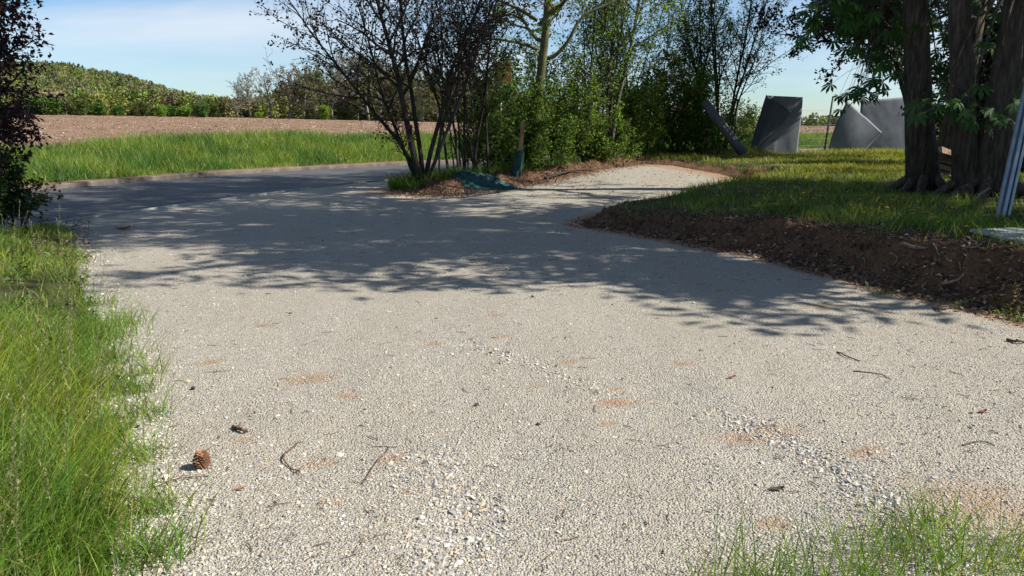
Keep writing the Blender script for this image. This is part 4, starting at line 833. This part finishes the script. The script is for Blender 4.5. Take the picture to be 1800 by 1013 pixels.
# ------------------------------------------------------------------ fence, screens, leaning things
fenceY = 28.4
def fence_pt(px, zoff=0.0, dy=0.0):
    Y = fenceY+(px-1290)*.0035+dy; x = atY(px, 250, Y)[0]; return np.array([x, Y, g1(x, Y)+zoff])
F0 = fence_pt(1288)
fe = thing('wire_fence', 'thin wire mesh fence on slim metal posts behind the lawn', 'fence', F0)
posts = []
for px, lean in [(1288, .10), (1450, .16), (1612, .05)]:
    p = fence_pt(px)-F0; posts.append(p)
    V, Fs = tubes([(np.array([[0, 0, -.1], [lean*.5, 0, 1.05], [lean, 0, 2.12]])+p, np.array([.042, .042, .04]), 8)])
    link('post', make_mesh('post', V, Fs, M['post'], smooth_=True), fe)
a, b = posts[0], posts[-1]; lines = []
for z in [.1, .35, .6, .85, 1.1, 1.35, 1.65]: lines.append((np.array([a+[.05, -.05, z], (a+b)/2+[.05, -.05, z-.02], b+[.05, -.05, z]]), np.full(3, .0035), 3))
for t in np.linspace(0, 1, 50): q = a+(b-a)*t; lines.append((np.array([q+[.05, -.05, .1], q+[.06, -.05, .9], q+[.07, -.05, 1.65]]), np.full(3, .0028), 3))
V, Fs = tubes(lines); link('wire_mesh', make_mesh('wire_mesh', V, Fs, M['wire']), fe)
def sheet(poly_px, Y, th, nx=26, nz=26, bulge=0, wr=.02, seed=0, yfun=None):
    """cloth spanned between four photo corners (bl, br, tr, tl) stood up at depth Y, with folds and thickness"""
    c = [atY(px, py, Y) for px, py in poly_px]; u, v = np.meshgrid(np.linspace(0, 1, nx), np.linspace(0, 1, nz))
    P = (c[0][None, None]*((1-u)*(1-v))[..., None]+c[1]*(u*(1-v))[..., None]+c[2]*(u*v)[..., None]+c[3]*((1-u)*v)[..., None])
    P[..., 1] += -bulge*np.sin(u*np.pi)*np.sin(np.clip(v, 0, 1)*np.pi*.9+.2)+wr*1.3*fbm(u*3+seed, v*1.6+u*2, 600+seed)+wr*.25*np.sin(u*9+v*5+seed)
    if yfun is not None: P[..., 1] += yfun(u, v); P[..., 0] -= .16*np.sin(np.pi*v)*(1-u)
    P[..., 0] += .03*np.sin(v*5+seed)*np.where(u < .5, 1, -.6)
    V0 = P.reshape(-1, 3); I = np.arange(nx*nz).reshape(nz, nx); q = np.stack([I[:-1, :-1].ravel(), I[:-1, 1:].ravel(), I[1:, 1:].ravel(), I[1:, :-1].ravel()], 1)
    n = nx*nz; V1 = V0+np.array([0, th, 0]); rim = np.concatenate([I[0, :], I[1:, -1], I[-1, -2::-1], I[-2:0:-1, 0]]); r2 = np.roll(rim, -1)
    return np.vstack([V0, V1]), [q, q[:, ::-1]+n, np.stack([rim, rim+n, r2+n, r2], 1)]
def loc_mesh(nm, VF, m, org): return make_mesh(nm, VF[0]-org, VF[1], m, smooth_=True)
Y1 = 28.1
o = np.array([atY(1360, 272, Y1)[0], Y1, g1(atY(1360, 272, Y1)[0], Y1)])
t = thing('fabric_screen', 'upright grey fabric screen with its torn left half folded over', 'fabric screen', o, 0, 'grey fabric screens along the fence')
link('sheet', loc_mesh('sheet', sheet([(1317, 275), (1402, 276), (1411, 171), (1347, 168)], Y1, .02, bulge=.03, wr=.015, seed=1), M['fabric'], o), t)
def tri_flap(a, b, c, Y, th, seed):
    return sheet([a, c, b, a], Y, th, 20, 20, .10, .03, seed)
link('folded_flap', loc_mesh('folded_flap', sheet([(1316, 274), (1324, 272), (1393, 197), (1346, 167)], Y1-.14, .02, bulge=.05, wr=.015, seed=3), M['fabric_dark'], o), t)
Y2 = 28.5
o = np.array([atY(1500, 276, Y2)[0], Y2, g1(atY(1500, 276, Y2)[0], Y2)])
t = thing('fabric_screen', 'curled grey fabric screen bulging forward like a sail, beside the leaning fence post', 'fabric screen', o, 0, 'grey fabric screens along the fence')
link('sheet', loc_mesh('sheet', sheet([(1455, 279), (1506, 279), (1548, 233), (1490, 177)], Y2, .02, bulge=.10, wr=.006, seed=5, yfun=lambda u, v: -.10*u*v), M['fabric'], o), t)
link('folded_flap', loc_mesh('folded_flap', sheet([(1500, 280), (1512, 279), (1549, 236), (1538, 226)], Y2+.1, .02, bulge=.03, wr=.01, seed=6, yfun=lambda u, v: -.12+.2*u), M['fabric'], o), t)
Y3 = 29.0
o = np.array([atY(1560, 276, Y3)[0], Y3, g1(atY(1560, 276, Y3)[0], Y3)])
t = thing('fabric_screen', 'wide grey fabric screen half hidden behind the curled one and the bank trunk', 'fabric screen', o, 0, 'grey fabric screens along the fence')
link('sheet', loc_mesh('sheet', sheet([(1512, 277), (1640, 277), (1640, 167), (1513, 177)], Y3, .02, 40, bulge=.06, wr=.02, seed=8), M['fabric'], o), t)
# dark roll leaning out of the shrubs
p0 = hit(1306, 277); p0[2] += .12; p1 = atY(1238, 180, p0[1]+.5); Lr = np.linspace(0, 1, 10)[:, None]*(p1-p0)
Lr[:, 2] -= .02*np.sin(np.linspace(0, np.pi, 10)); rng = np.random.default_rng(7)
V, Fs = tubes([(Lr, np.linspace(.15, .13, 10)+.008*rng.normal(size=10), 14), (Lr+np.array([.07, -.07, .05]), .06+.006*rng.normal(size=10), 10)])
tag(link('fabric_roll', make_mesh('fabric_roll', V, Fs, M['fabric_dark'], smooth_=True), None, p0), 'long dark fabric roll leaning out of the shrubs beside the first fence post', 'fabric roll')
# leaning rails
rb = gp(1762, 376, .55); rt = atY(1812, 150, rb[1]+.25); dv = rt-rb
for k, (ox, oy, r, lb) in enumerate([(-.05, .0, .022, 'leaning rail at the left face of the rail bundle'), (-.005, -.03, .021, 'leaning rail in front of the rail bundle, second from its left face'), (.035, .01, .021, 'leaning rail third from the left face of the bundle'), (.07, -.01, .019, 'leaning rail on the right side of the bundle')]):
    L_ = np.linspace(0, 1.25, 2)[:, None]*dv; ln = np.linalg.norm(dv)*1.25; z = unit(dv); x_ = unit(np.cross([0, 1, 0], z)); y_ = np.cross(z, x_); RM = np.stack([x_, y_, z], 1)
    parts = [bevel_box((0, 0, 0), (r*1.9, r*.7, ln), .004), bevel_box((-r*.8, r*.55, 0), (r*.5, r*1.3, ln*.999), .004), bevel_box((r*.8, r*.55, 0), (r*.5, r*1.3, ln*.998), .004)]
    V, Fs = join(parts); V = V @ RM.T+z*ln/2
    base = rb+np.array([ox, oy, 0]); base[2] = g1(base[0], base[1])-.01
    tag(link('metal_rail', make_mesh('metal_rail', V, Fs, M['metal']), None, base), lb, 'metal rail', 'metal rails leaning by the forked trunk')
# blue plastic sheet between the trunks
Yb = 14.6; o = np.array([atY(1692, 270, Yb)[0], Yb, g1(atY(1692, 270, Yb)[0], Yb)])
tag(link('plastic_sheet', loc_mesh('plastic_sheet', sheet([(1684, 300), (1697, 300), (1702, 186), (1692, 188)], Yb, .02, 8, 20, .03, .02, 11), M['blue'], o), None, o), 'narrow blue plastic sheet standing between the dark trunks', 'plastic sheet')
# split logs piled in the gap between the trunks
rng = np.random.default_rng(61); lp = atY(1662, 290, 15.2)
LG = ['topmost split log of the pile between the dark trunks', 'upper left split log of the pile', 'upper right split log of the pile', 'middle split log of the pile', 'middle right split log of the pile', 'lower left split log of the pile', 'lower right split log of the pile', 'bottom split log of the pile']
gz = g1(lp[0], 15.2)
for k, (dx, dz) in enumerate([(.0, .62), (-.14, .52), (.14, .52), (-.04, .40), (.17, .38), (-.17, .24), (.08, .22), (-.03, .08)]):
    s = np.array([.55, .30, .11])*rng.uniform(.85, 1.15, 3); V = np.array([[-.5, -.5, -.4], [.5, -.5, -.4], [.5, .5, -.4], [-.5, .5, -.4], [-.5, -.15, .5], [.5, -.15, .5], [.5, .3, .45], [-.5, .3, .45]])*s
    V += rng.normal(size=V.shape)*.012; V = V @ rotm('y', rng.uniform(.1, .4)).T @ rotm('z', rng.normal()*.3).T
    tag(link('split_log', make_mesh('split_log', V, np.array([[0, 3, 2, 1], [4, 5, 6, 7], [0, 1, 5, 4], [1, 2, 6, 5], [2, 3, 7, 6], [3, 0, 4, 7]]), M['wood']), None, (lp[0]+dx*.8, 15.2+rng.normal()*.05, gz+dz*.72+.02)), LG[k], 'log', 'split logs between the trunks')
# slab on the bank lip
sl = gp(1800, 406, .60); zz = g1(sl[0], sl[1])
V, Fs = bevel_box((0, 0, 0), (1.1, .62, .03), .005, rotm('z', .22) @ rotm('x', .06)); V += .003*np.random.default_rng(3).normal(size=V.shape)
tag(link('paving_slab', make_mesh('paving_slab', V, Fs, M['slab']), None, (sl[0]+.28, sl[1]+.12, zz+.03)), 'flat grey slab lying on the bank lip below the metal rails', 'slab')
# dead curved branch at the trunk foot
q = [gp(1714, 372, .52), atY(1713, 356, 10.0), atY(1722, 342, 10.0), atY(1740, 331, 10.1)]; q[0] = np.array([q[1][0], q[1][1], g1(q[1][0], q[1][1])-.02]); q = np.array(q); L_ = catmull(q-q[0], 5)
V, Fs = tubes([(L_, np.linspace(.028, .010, len(L_)), 7)]); tag(link('dead_branch', make_mesh('dead_branch', V, Fs, M['root'], smooth_=True), None, q[0]), 'curved pale dead branch stuck upright before the forked trunk', 'branch')
# yellow flowers in the bank grass
rng = np.random.default_rng(71)
flowers = [(1262, 343), (1300, 338), (1345, 352), (1372, 345), (1392, 343), (1411, 340), (1428, 351), (1445, 346), (1490, 336), (1495, 360), (1500, 369), (1512, 352), (1520, 371), (1538, 368), (1545, 352), (1549, 374), (1553, 357), (1560, 366), (1567, 354), (1571, 345), (1596, 362), (1604, 370), (1608, 379), (1612, 367), (1620, 371), (1633, 374), (1640, 386), (1668, 372), (1702, 396), (1650, 391), (1350, 335), (1330, 345), (1466, 355), (1530, 340), (1585, 351)]
def mk_flower(rng):
    h = rng.uniform(.10, .17); st = np.array([[0, 0, 0], [.01, 0, h*.5], [.015, .005, h]]); V, Fs = tubes([(st, np.array([.003, .003, .0025]), 4)]); nst = sum(len(f) for f in Fs)
    n = 12; PV, PF = [], []
    for ring, (r, zz) in enumerate([(.026, .004), (.018, .010)]):
        for k in range(n):
            a = k*2*np.pi/n+ring*.25; c, s = math.cos(a), math.sin(a); w = .0065; o_ = len(PV)
            PV += [[.015, .005, h], [.015+c*r*.6-s*w, .005+s*r*.6+c*w, h+zz], [.015+c*r, .005+s*r, h+zz*.7], [.015+c*r*.6+s*w, .005+s*r*.6-c*w, h+zz]]; PF.append([o_, o_+1, o_+2, o_+3])
    off = len(V); V = np.vstack([V, PV]); Fs = Fs+[np.array(PF)+off]
    return make_mesh('dandelion', V, Fs, [M['stalk'], M['flower']], midx=[0]*nst+[1]*len(PF))
fm = [mk_flower(rng) for _ in range(4)]
for k, (px, py) in enumerate(flowers):
    dr = ray(px, py); ts = np.linspace(6, 22, 1600); q = np.array([0, 0, CAMH])+dr*ts[:, None]; i = np.argmax(q[:, 2] < ground(q[:, 0], q[:, 1])+.13); c = q[i]
    tag(link('dandelion', fm[k % 4], None, (c[0], c[1], g1(c[0], c[1])-.005), rng.uniform(0, 6)), 'small yellow flower dotted in the shaded bank grass', 'flower', 'yellow flowers in the bank grass')
# ------------------------------------------------------------------ post, tarpaulin, board
px_, py_ = rowpos(914, -1.0); zb = g1(px_, py_)
pv = bevel_box((0, 0, .68), (.11, .09, 1.5), .008, rotm('y', .10)); tag(link('wooden_post', make_mesh('wooden_post', pv[0], pv[1], M['wood']), None, (px_, py_, zb-.05)), 'weathered wooden post with green tarpaulin at its foot', 'post')
tx_, ty_ = hit(850, 331)[:2]; ty_ -= .1; rng = np.random.default_rng(81)
t = thing('tarpaulin', 'crumpled teal tarpaulin heaped on the ground at the drive edge', 'tarpaulin', (tx_, ty_+.25, g1(tx_, ty_+.25)))
u, v = np.meshgrid(np.linspace(-1, 1, 90), np.linspace(-1, 1, 56)); r = np.hypot(u*.95, v)*(1+.35*fbm(np.arctan2(v, u)*1.2+5, r_ if False else u*0+1.5, 610))
wx = u+.18*fbm(u*2, v*2, 611); wy = v+.18*fbm(u*2, v*2, 612)
fold = (.45-np.abs(fbm(wx*1.8+wy*1.2, wy*4.6+wx*.8, 613)))**2*1.1+(.4-np.abs(fbm(wx*5, wy*8+wx*2, 614)))**2*.45
hgt = np.clip(1-r, 0, 1)**.45*(.08+.80*fold+.08*np.exp(-((u+.15)/.5)**2))
X = wx*.80; Yv = wy*.46; Zv = hgt*.72+.012
V = np.stack([X.ravel(), Yv.ravel(), Zv.ravel()], 1); I = np.arange(90*56).reshape(56, 90); q = np.stack([I[:-1, :-1].ravel(), I[:-1, 1:].ravel(), I[1:, 1:].ravel(), I[1:, :-1].ravel()], 1); q = q[(r.ravel()[q] < 1.0).all(1)]
zoff = ground(V[:, 0]+tx_, V[:, 1]+ty_+.25)-g1(tx_, ty_+.25); V[:, 2] += zoff
link('crumpled_heap', make_mesh('crumpled_heap', V, q, M['tarp'], smooth_=True), t)
org = np.array([tx_, ty_+.25, g1(tx_, ty_+.25)])
link('raised_end', loc_mesh('raised_end', sheet([(890, 321), (915, 330), (921, 266), (911, 262)], py_-.25, .02, 24, 24, .10, .09, 13), M['tarp'], org), t)
# rust-brown board on a pale post, beyond the bushes
bx = atY(884, 130, 21.0); gz = g1(bx[0], 21.0)
t = thing('sign_board', 'rust-brown board on a pale post, half hidden behind the thicket', 'sign', (bx[0], 21.0, gz))
V, Fs = bevel_box((0, 0, bx[2]-gz), (.46, .03, .62), .008); link('board', make_mesh('board', V, Fs, M['sign']), t)
V, Fs = tubes([(np.array([[-.06, .06, -.1], [-.06, .06, bx[2]-gz+.3]]), np.array([.038, .038]), 10)]); link('post', make_mesh('post', V, Fs, M['pale_post'], smooth_=True), t)
# fallen branch on the soil ridge, broken stub by the left grass
q = np.array([hit(958, 318), hit(1000, 306), hit(1042, 303)])+[0, 0, .07]; L_ = catmull(q-q[0], 5)
V, Fs = tubes([(L_, np.linspace(.04, .02, len(L_)), 7)]); tag(link('fallen_branch', make_mesh('fallen_branch', V, Fs, M['bark_dark'], smooth_=True), None, q[0]), 'dark fallen branch lying along the soil ridge', 'branch')
q = np.array([gp(63, 368), gp(63, 368)+[.10, .02, .14], gp(63, 368)+[.2, .03, .26]]); q[:, 2] += g1(q[0][0], q[0][1])
V, Fs = tubes([(catmull(q-q[0], 4), np.linspace(.03, .035, 9), 7), (np.array([q[1]-q[0], q[1]-q[0]+[-.02, .05, .12]]), np.array([.02, .012]), 5)]); tag(link('broken_branch', make_mesh('broken_branch', V, Fs, M['twig'], smooth_=True), None, q[0]), 'short broken brown branch poking up by the road at the grass edge', 'branch')

# ------------------------------------------------------------------ small things on the gravel
def gpt(px, py, dz=0): c = gp(px, py); c[2] = lot_z(np.array([c[0]]), np.array([c[1]]))[0]+.012+dz; return c
# pine cone: core and overlapping scales in spirals, lying tilted
rng = np.random.default_rng(91); c = gpt(356, 826); Rm = rotm('z', .6) @ rotm('x', .42)
t = thing('pine_cone', 'open brown pine cone lying on the sunlit gravel', 'pine cone', c)
Hc = .085; prof = lambda z: .031*math.sin(np.pi*min(1, (z/Hc)*.72+.2))**.8
core = []; tt = np.linspace(0, 1, 8); V, Fs = tubes([(np.column_stack([tt*0, tt*0, tt*Hc]), np.array([prof(z*Hc)*.55 for z in tt]), 8)])
V = (V-[0, 0, Hc/2]) @ Rm.T+[0, 0, .040]; link('core', make_mesh('core', V, Fs, M['cone'], smooth_=True), t)
SV, SF = [], []
for k in range(78):
    z = Hc*(.03+.95*k/78); a = k*2.39996; r = prof(z); rad = np.array([math.cos(a), math.sin(a), 0]); tan = np.array([-math.sin(a), math.cos(a), 0]); up_ = np.array([0, 0, 1.]); L0 = r*.62+.011; w = .0085*(1-.35*abs(z/Hc-.4)); lift = .25+.6*(z/Hc)
    b0 = rad*r*.4+up_*z; tip = b0+unit(rad+up_*lift)*L0; o_ = len(SV); th = up_*.0028
    P = [b0-tan*w*.3, b0+tan*w*.3, tip+tan*w*.75-unit(rad+up_*lift)*.003, tip+unit(rad)*.0015, tip-tan*w*.75-unit(rad+up_*lift)*.003]
    SV += P+[p-th for p in P]; SF += [[o_, o_+1, o_+2, o_+4], [o_+5, o_+9, o_+7, o_+6]]; SF += [[o_+2, o_+3, o_+4, o_+4]]; SF += [[o_+1, o_+6, o_+7, o_+2], [o_+2, o_+7, o_+8, o_+3], [o_+3, o_+8, o_+9, o_+4], [o_+4, o_+9, o_+5, o_]]
q4 = np.array([f for f in SF if f[2] != f[3]]); t3 = np.array([f[:3] for f in SF if f[2] == f[3]])
SV = (np.array(SV)-[0, 0, Hc/2]) @ Rm.T+[0, 0, .040]; link('scales', make_mesh('scales', SV, [q4, t3], M['cone']), t)
def twig(pts, r, lb, name='twig', m='twig', fork=None, grp='twigs on the gravel', cat='twig'):
    W = np.array([gpt(px, py, r*.6+dz) for px, py, dz in pts]); L_ = catmull(W-W[0], 5); rg = np.random.default_rng(len(lb)); L_ += rg.normal(size=L_.shape)*r*.35; lines = [(L_, np.linspace(1, .6, len(L_))*r, 6)]
    for (px, py, dz, at) in (fork or []): e = gpt(px, py, r+dz)-W[0]; lines.append((np.array([L_[int(at*(len(L_)-1))], e]), np.array([r*.7, r*.4]), 5))
    V, Fs = tubes(lines); tag(link(name, make_mesh(name, V, Fs, M[m], smooth_=True), None, W[0]), lb, cat, grp)
twig([(410, 754, .004), (422, 760, .012), (436, 764, .004)], .011, 'stubby piece of brown bark above the pine cone', 'bark_piece', 'twig', [(424, 751, .012, .3)], None, 'bark')
twig([(524, 778, .0), (505, 795, .006), (498, 808, .01), (510, 822, .004), (528, 831, .012)], .0045, 'curved reddish twig shaped like a hook, right of the pine cone', fork=[(532, 824, .02, .95), (520, 834, .01, .9)])
twig([(636, 848, .0), (660, 815, .01), (683, 787, .004), (655, 783, .0)], .003, 'thin twig bent to a sharp angle, right of the hooked one', fork=[(700, 785, .0, .75)])
twig([(268, 863, .0), (310, 851, .012), (368, 842, .006)], .003, 'long thin dark twig just below the pine cone', fork=[(352, 848, .0, .7)])
twig([(1470, 622, .0), (1485, 630, .008), (1510, 640, .0)], .006, 'short straight dark twig on the right side of the drive')
twig([(1500, 660, .0), (1540, 664, .006), (1565, 674, .0)], .004, 'faint twig on the drive near the right edge of the shade')
twig([(1770, 600, .0), (1790, 606, .015), (1812, 602, .0)], .012, 'stout twig at the shade line near the right edge of the drive')
twig([(1640, 545, .0), (1655, 550, .02), (1668, 544, .0)], .012, 'dark forked twig in the shade at the bank foot', fork=[(1652, 540, .02, .5)])
twig([(1690, 790, .0), (1720, 785, .006), (1748, 792, .0)], .0035, 'thin reddish twig lying far right on the sunlit gravel')
def leaf_thing(px, py, s, lb, col, seed):
    rg = np.random.default_rng(seed); n = 9; u = np.linspace(-1, 1, n); v = np.linspace(-1, 1, 5); U, Vv = np.meshgrid(u, v); w = (1-U**2)**.7*.42
    P = np.stack([U*s, Vv*w*s, .18*s*np.abs(Vv)**1.5*(1+.5*U)+.22*s*U**2+rg.normal(size=U.shape)*.02*s], -1).reshape(-1, 3); I = np.arange(45).reshape(5, 9); q = np.stack([I[:-1, :-1].ravel(), I[:-1, 1:].ravel(), I[1:, 1:].ravel(), I[1:, :-1].ravel()], 1)
    P = P @ rotm('z', rg.uniform(-.4, .4)).T; st = tubes([(np.array([[s*.95, 0, .2*s], [s*1.25, .05*s, .3*s], [s*1.5, .0, .22*s]]), np.full(3, s*.03), 4)]); Vs, Fs = join([(P, q), st])
    tag(link('dead_leaf', make_mesh('dead_leaf', Vs, Fs, M['litter'], tint=np.tile(np.array(col), (len(Vs), 1)), smooth_=True), None, gpt(px, py, .006)), lb, 'leaf', 'dead leaves lying on the drive')
leaf_thing(1365, 868, .032, 'dark curled leaf lying on the right of the sunlit gravel', (.10, .06, .04), 1)
leaf_thing(216, 404, .14, 'orange-brown dead leaf on the shaded drive near the road', (.42, .20, .10), 2)
leaf_thing(1285, 676, .03, 'small red-brown leaf on the middle right of the drive', (.25, .10, .06), 3)
leaf_thing(1726, 733, .03, 'small red-brown leaf far right on the drive', (.22, .09, .06), 4)
leaf_thing(420, 864, .022, 'tiny rust-coloured leaf right below the pine cone', (.34, .13, .06), 5)
def stone_thing(px, py, s, m, lb, seed):
    import bmesh
    rg = np.random.default_rng(seed); bm = bmesh.new(); bmesh.ops.create_icosphere(bm, subdivisions=2, radius=1)
    k = rg.normal(size=3); pl = unit(rg.normal(size=(7, 3)))
    for v_ in bm.verts:
        p = np.array(v_.co); 
        for n_ in pl:
            d_ = p @ n_
            if d_ > .68: p = p-n_*(d_-.68)
        v_.co = p*np.array(s)
    V = np.array([v_.co[:] for v_ in bm.verts]); Fa = np.array([[v_.index for v_ in f_.verts] for f_ in bm.faces]); bm.free(); V[:, 2] -= V[:, 2].min()
    tag(link('stone', make_mesh('stone', V @ rotm('z', rg.uniform(0, 3)).T, Fa, M[m]), None, gpt(px, py, -.004)), lb, 'stone', 'larger stones on the drive')
stone_thing(244, 680, (.048, .04, .035), 'pale_stone', 'largest pale stone, by the left grass edge', 1)
stone_thing(838, 715, (.018, .014, .012), 'dark_stone', 'small black stone in the middle of the sunlit gravel', 2)
stone_thing(340, 686, (.016, .014, .014), 'dark_stone', 'small dark stone above the pine cone near the grass', 3)
stone_thing(946, 747, (.015, .012, .01), 'dark_stone', 'small dark stone right of the black one, beside a soil stain', 4)
stone_thing(340, 815, (.010, .009, .008), 'pale_stone', 'little pale stone touching the shadow of the pine cone', 5)
stone_thing(740, 910, (.017, .014, .013), 'pale_stone', 'grey-white stone on the coarse patch at the picture bottom', 6)
stone_thing(1640, 928, (.02, .016, .015), 'pale_stone', 'pale stone among the grass tufts in the right corner', 7)
# ------------------------------------------------------------------ light, sky, camera
SUN_EL, SUN_AZ = 42.0, -8.0       # azimuth measured from +X towards +Y: the sun stands to the right, slightly behind the camera
sd = bpy.data.lights.new('sun', 'SUN'); sd.energy = 5.0; sd.angle = R(.53); sd.color = (1, .955, .875)
so = bpy.data.objects.new('sun', sd); COL.objects.link(so)
from mathutils import Vector
S = Vector((math.cos(R(SUN_EL))*math.cos(R(SUN_AZ)), math.cos(R(SUN_EL))*math.sin(R(SUN_AZ)), math.sin(R(SUN_EL))))
so.rotation_euler = S.to_track_quat('Z', 'Y').to_euler()
W = bpy.data.worlds.new('World'); SC.world = W; W.use_nodes = True; nt = W.node_tree; bg = nt.nodes['Background']
sky = nt.nodes.new('ShaderNodeTexSky'); sky.sky_type = 'NISHITA'; sky.sun_disc = False; sky.sun_elevation = R(SUN_EL); sky.sun_rotation = R(90-SUN_AZ)
sky.air_density = 1.0; sky.dust_density = .15; sky.ozone_density = 2.2
tc = nt.nodes.new('ShaderNodeTexCoord'); mp = nt.nodes.new('ShaderNodeMapping'); mp.inputs['Scale'].default_value = (.8, 1.0, 5.0); mp.inputs['Rotation'].default_value = (0, R(-4), 0); nt.links.new(tc.outputs['Generated'], mp.inputs[0])
n = noise(nt, mp.outputs[0], 1.9, 6, .55, .4)
fac = ramp(nt, n.outputs['Fac'], [(.44, (0, 0, 0)), (.74, (.8, .8, .8))])
skyc = mixc(nt, 1.0, sky.outputs[0], (.80, .99, 1.17), 'MULTIPLY'); nt.links.new(mixc(nt, fac, skyc, (7.2, 7.8, 8.6)), bg.inputs[0]); bg.inputs[1].default_value = .068
cd = bpy.data.cameras.new('camera'); co = bpy.data.objects.new('camera', cd); COL.objects.link(co); SC.camera = co
cd.sensor_width = 36; cd.lens = F/1800*36; cd.clip_start = .05; cd.clip_end = 9000
co.location = (0, 0, CAMH); co.rotation_euler = (math.pi/2-PITCH, 0, 0)
SC.view_settings.view_transform = 'Standard'; SC.view_settings.look = 'None'; SC.view_settings.exposure = 0.75; SC.view_settings.gamma = 1
SC.cycles.max_bounces = 8; SC.cycles.transmission_bounces = 4; SC.cycles.diffuse_bounces = 3
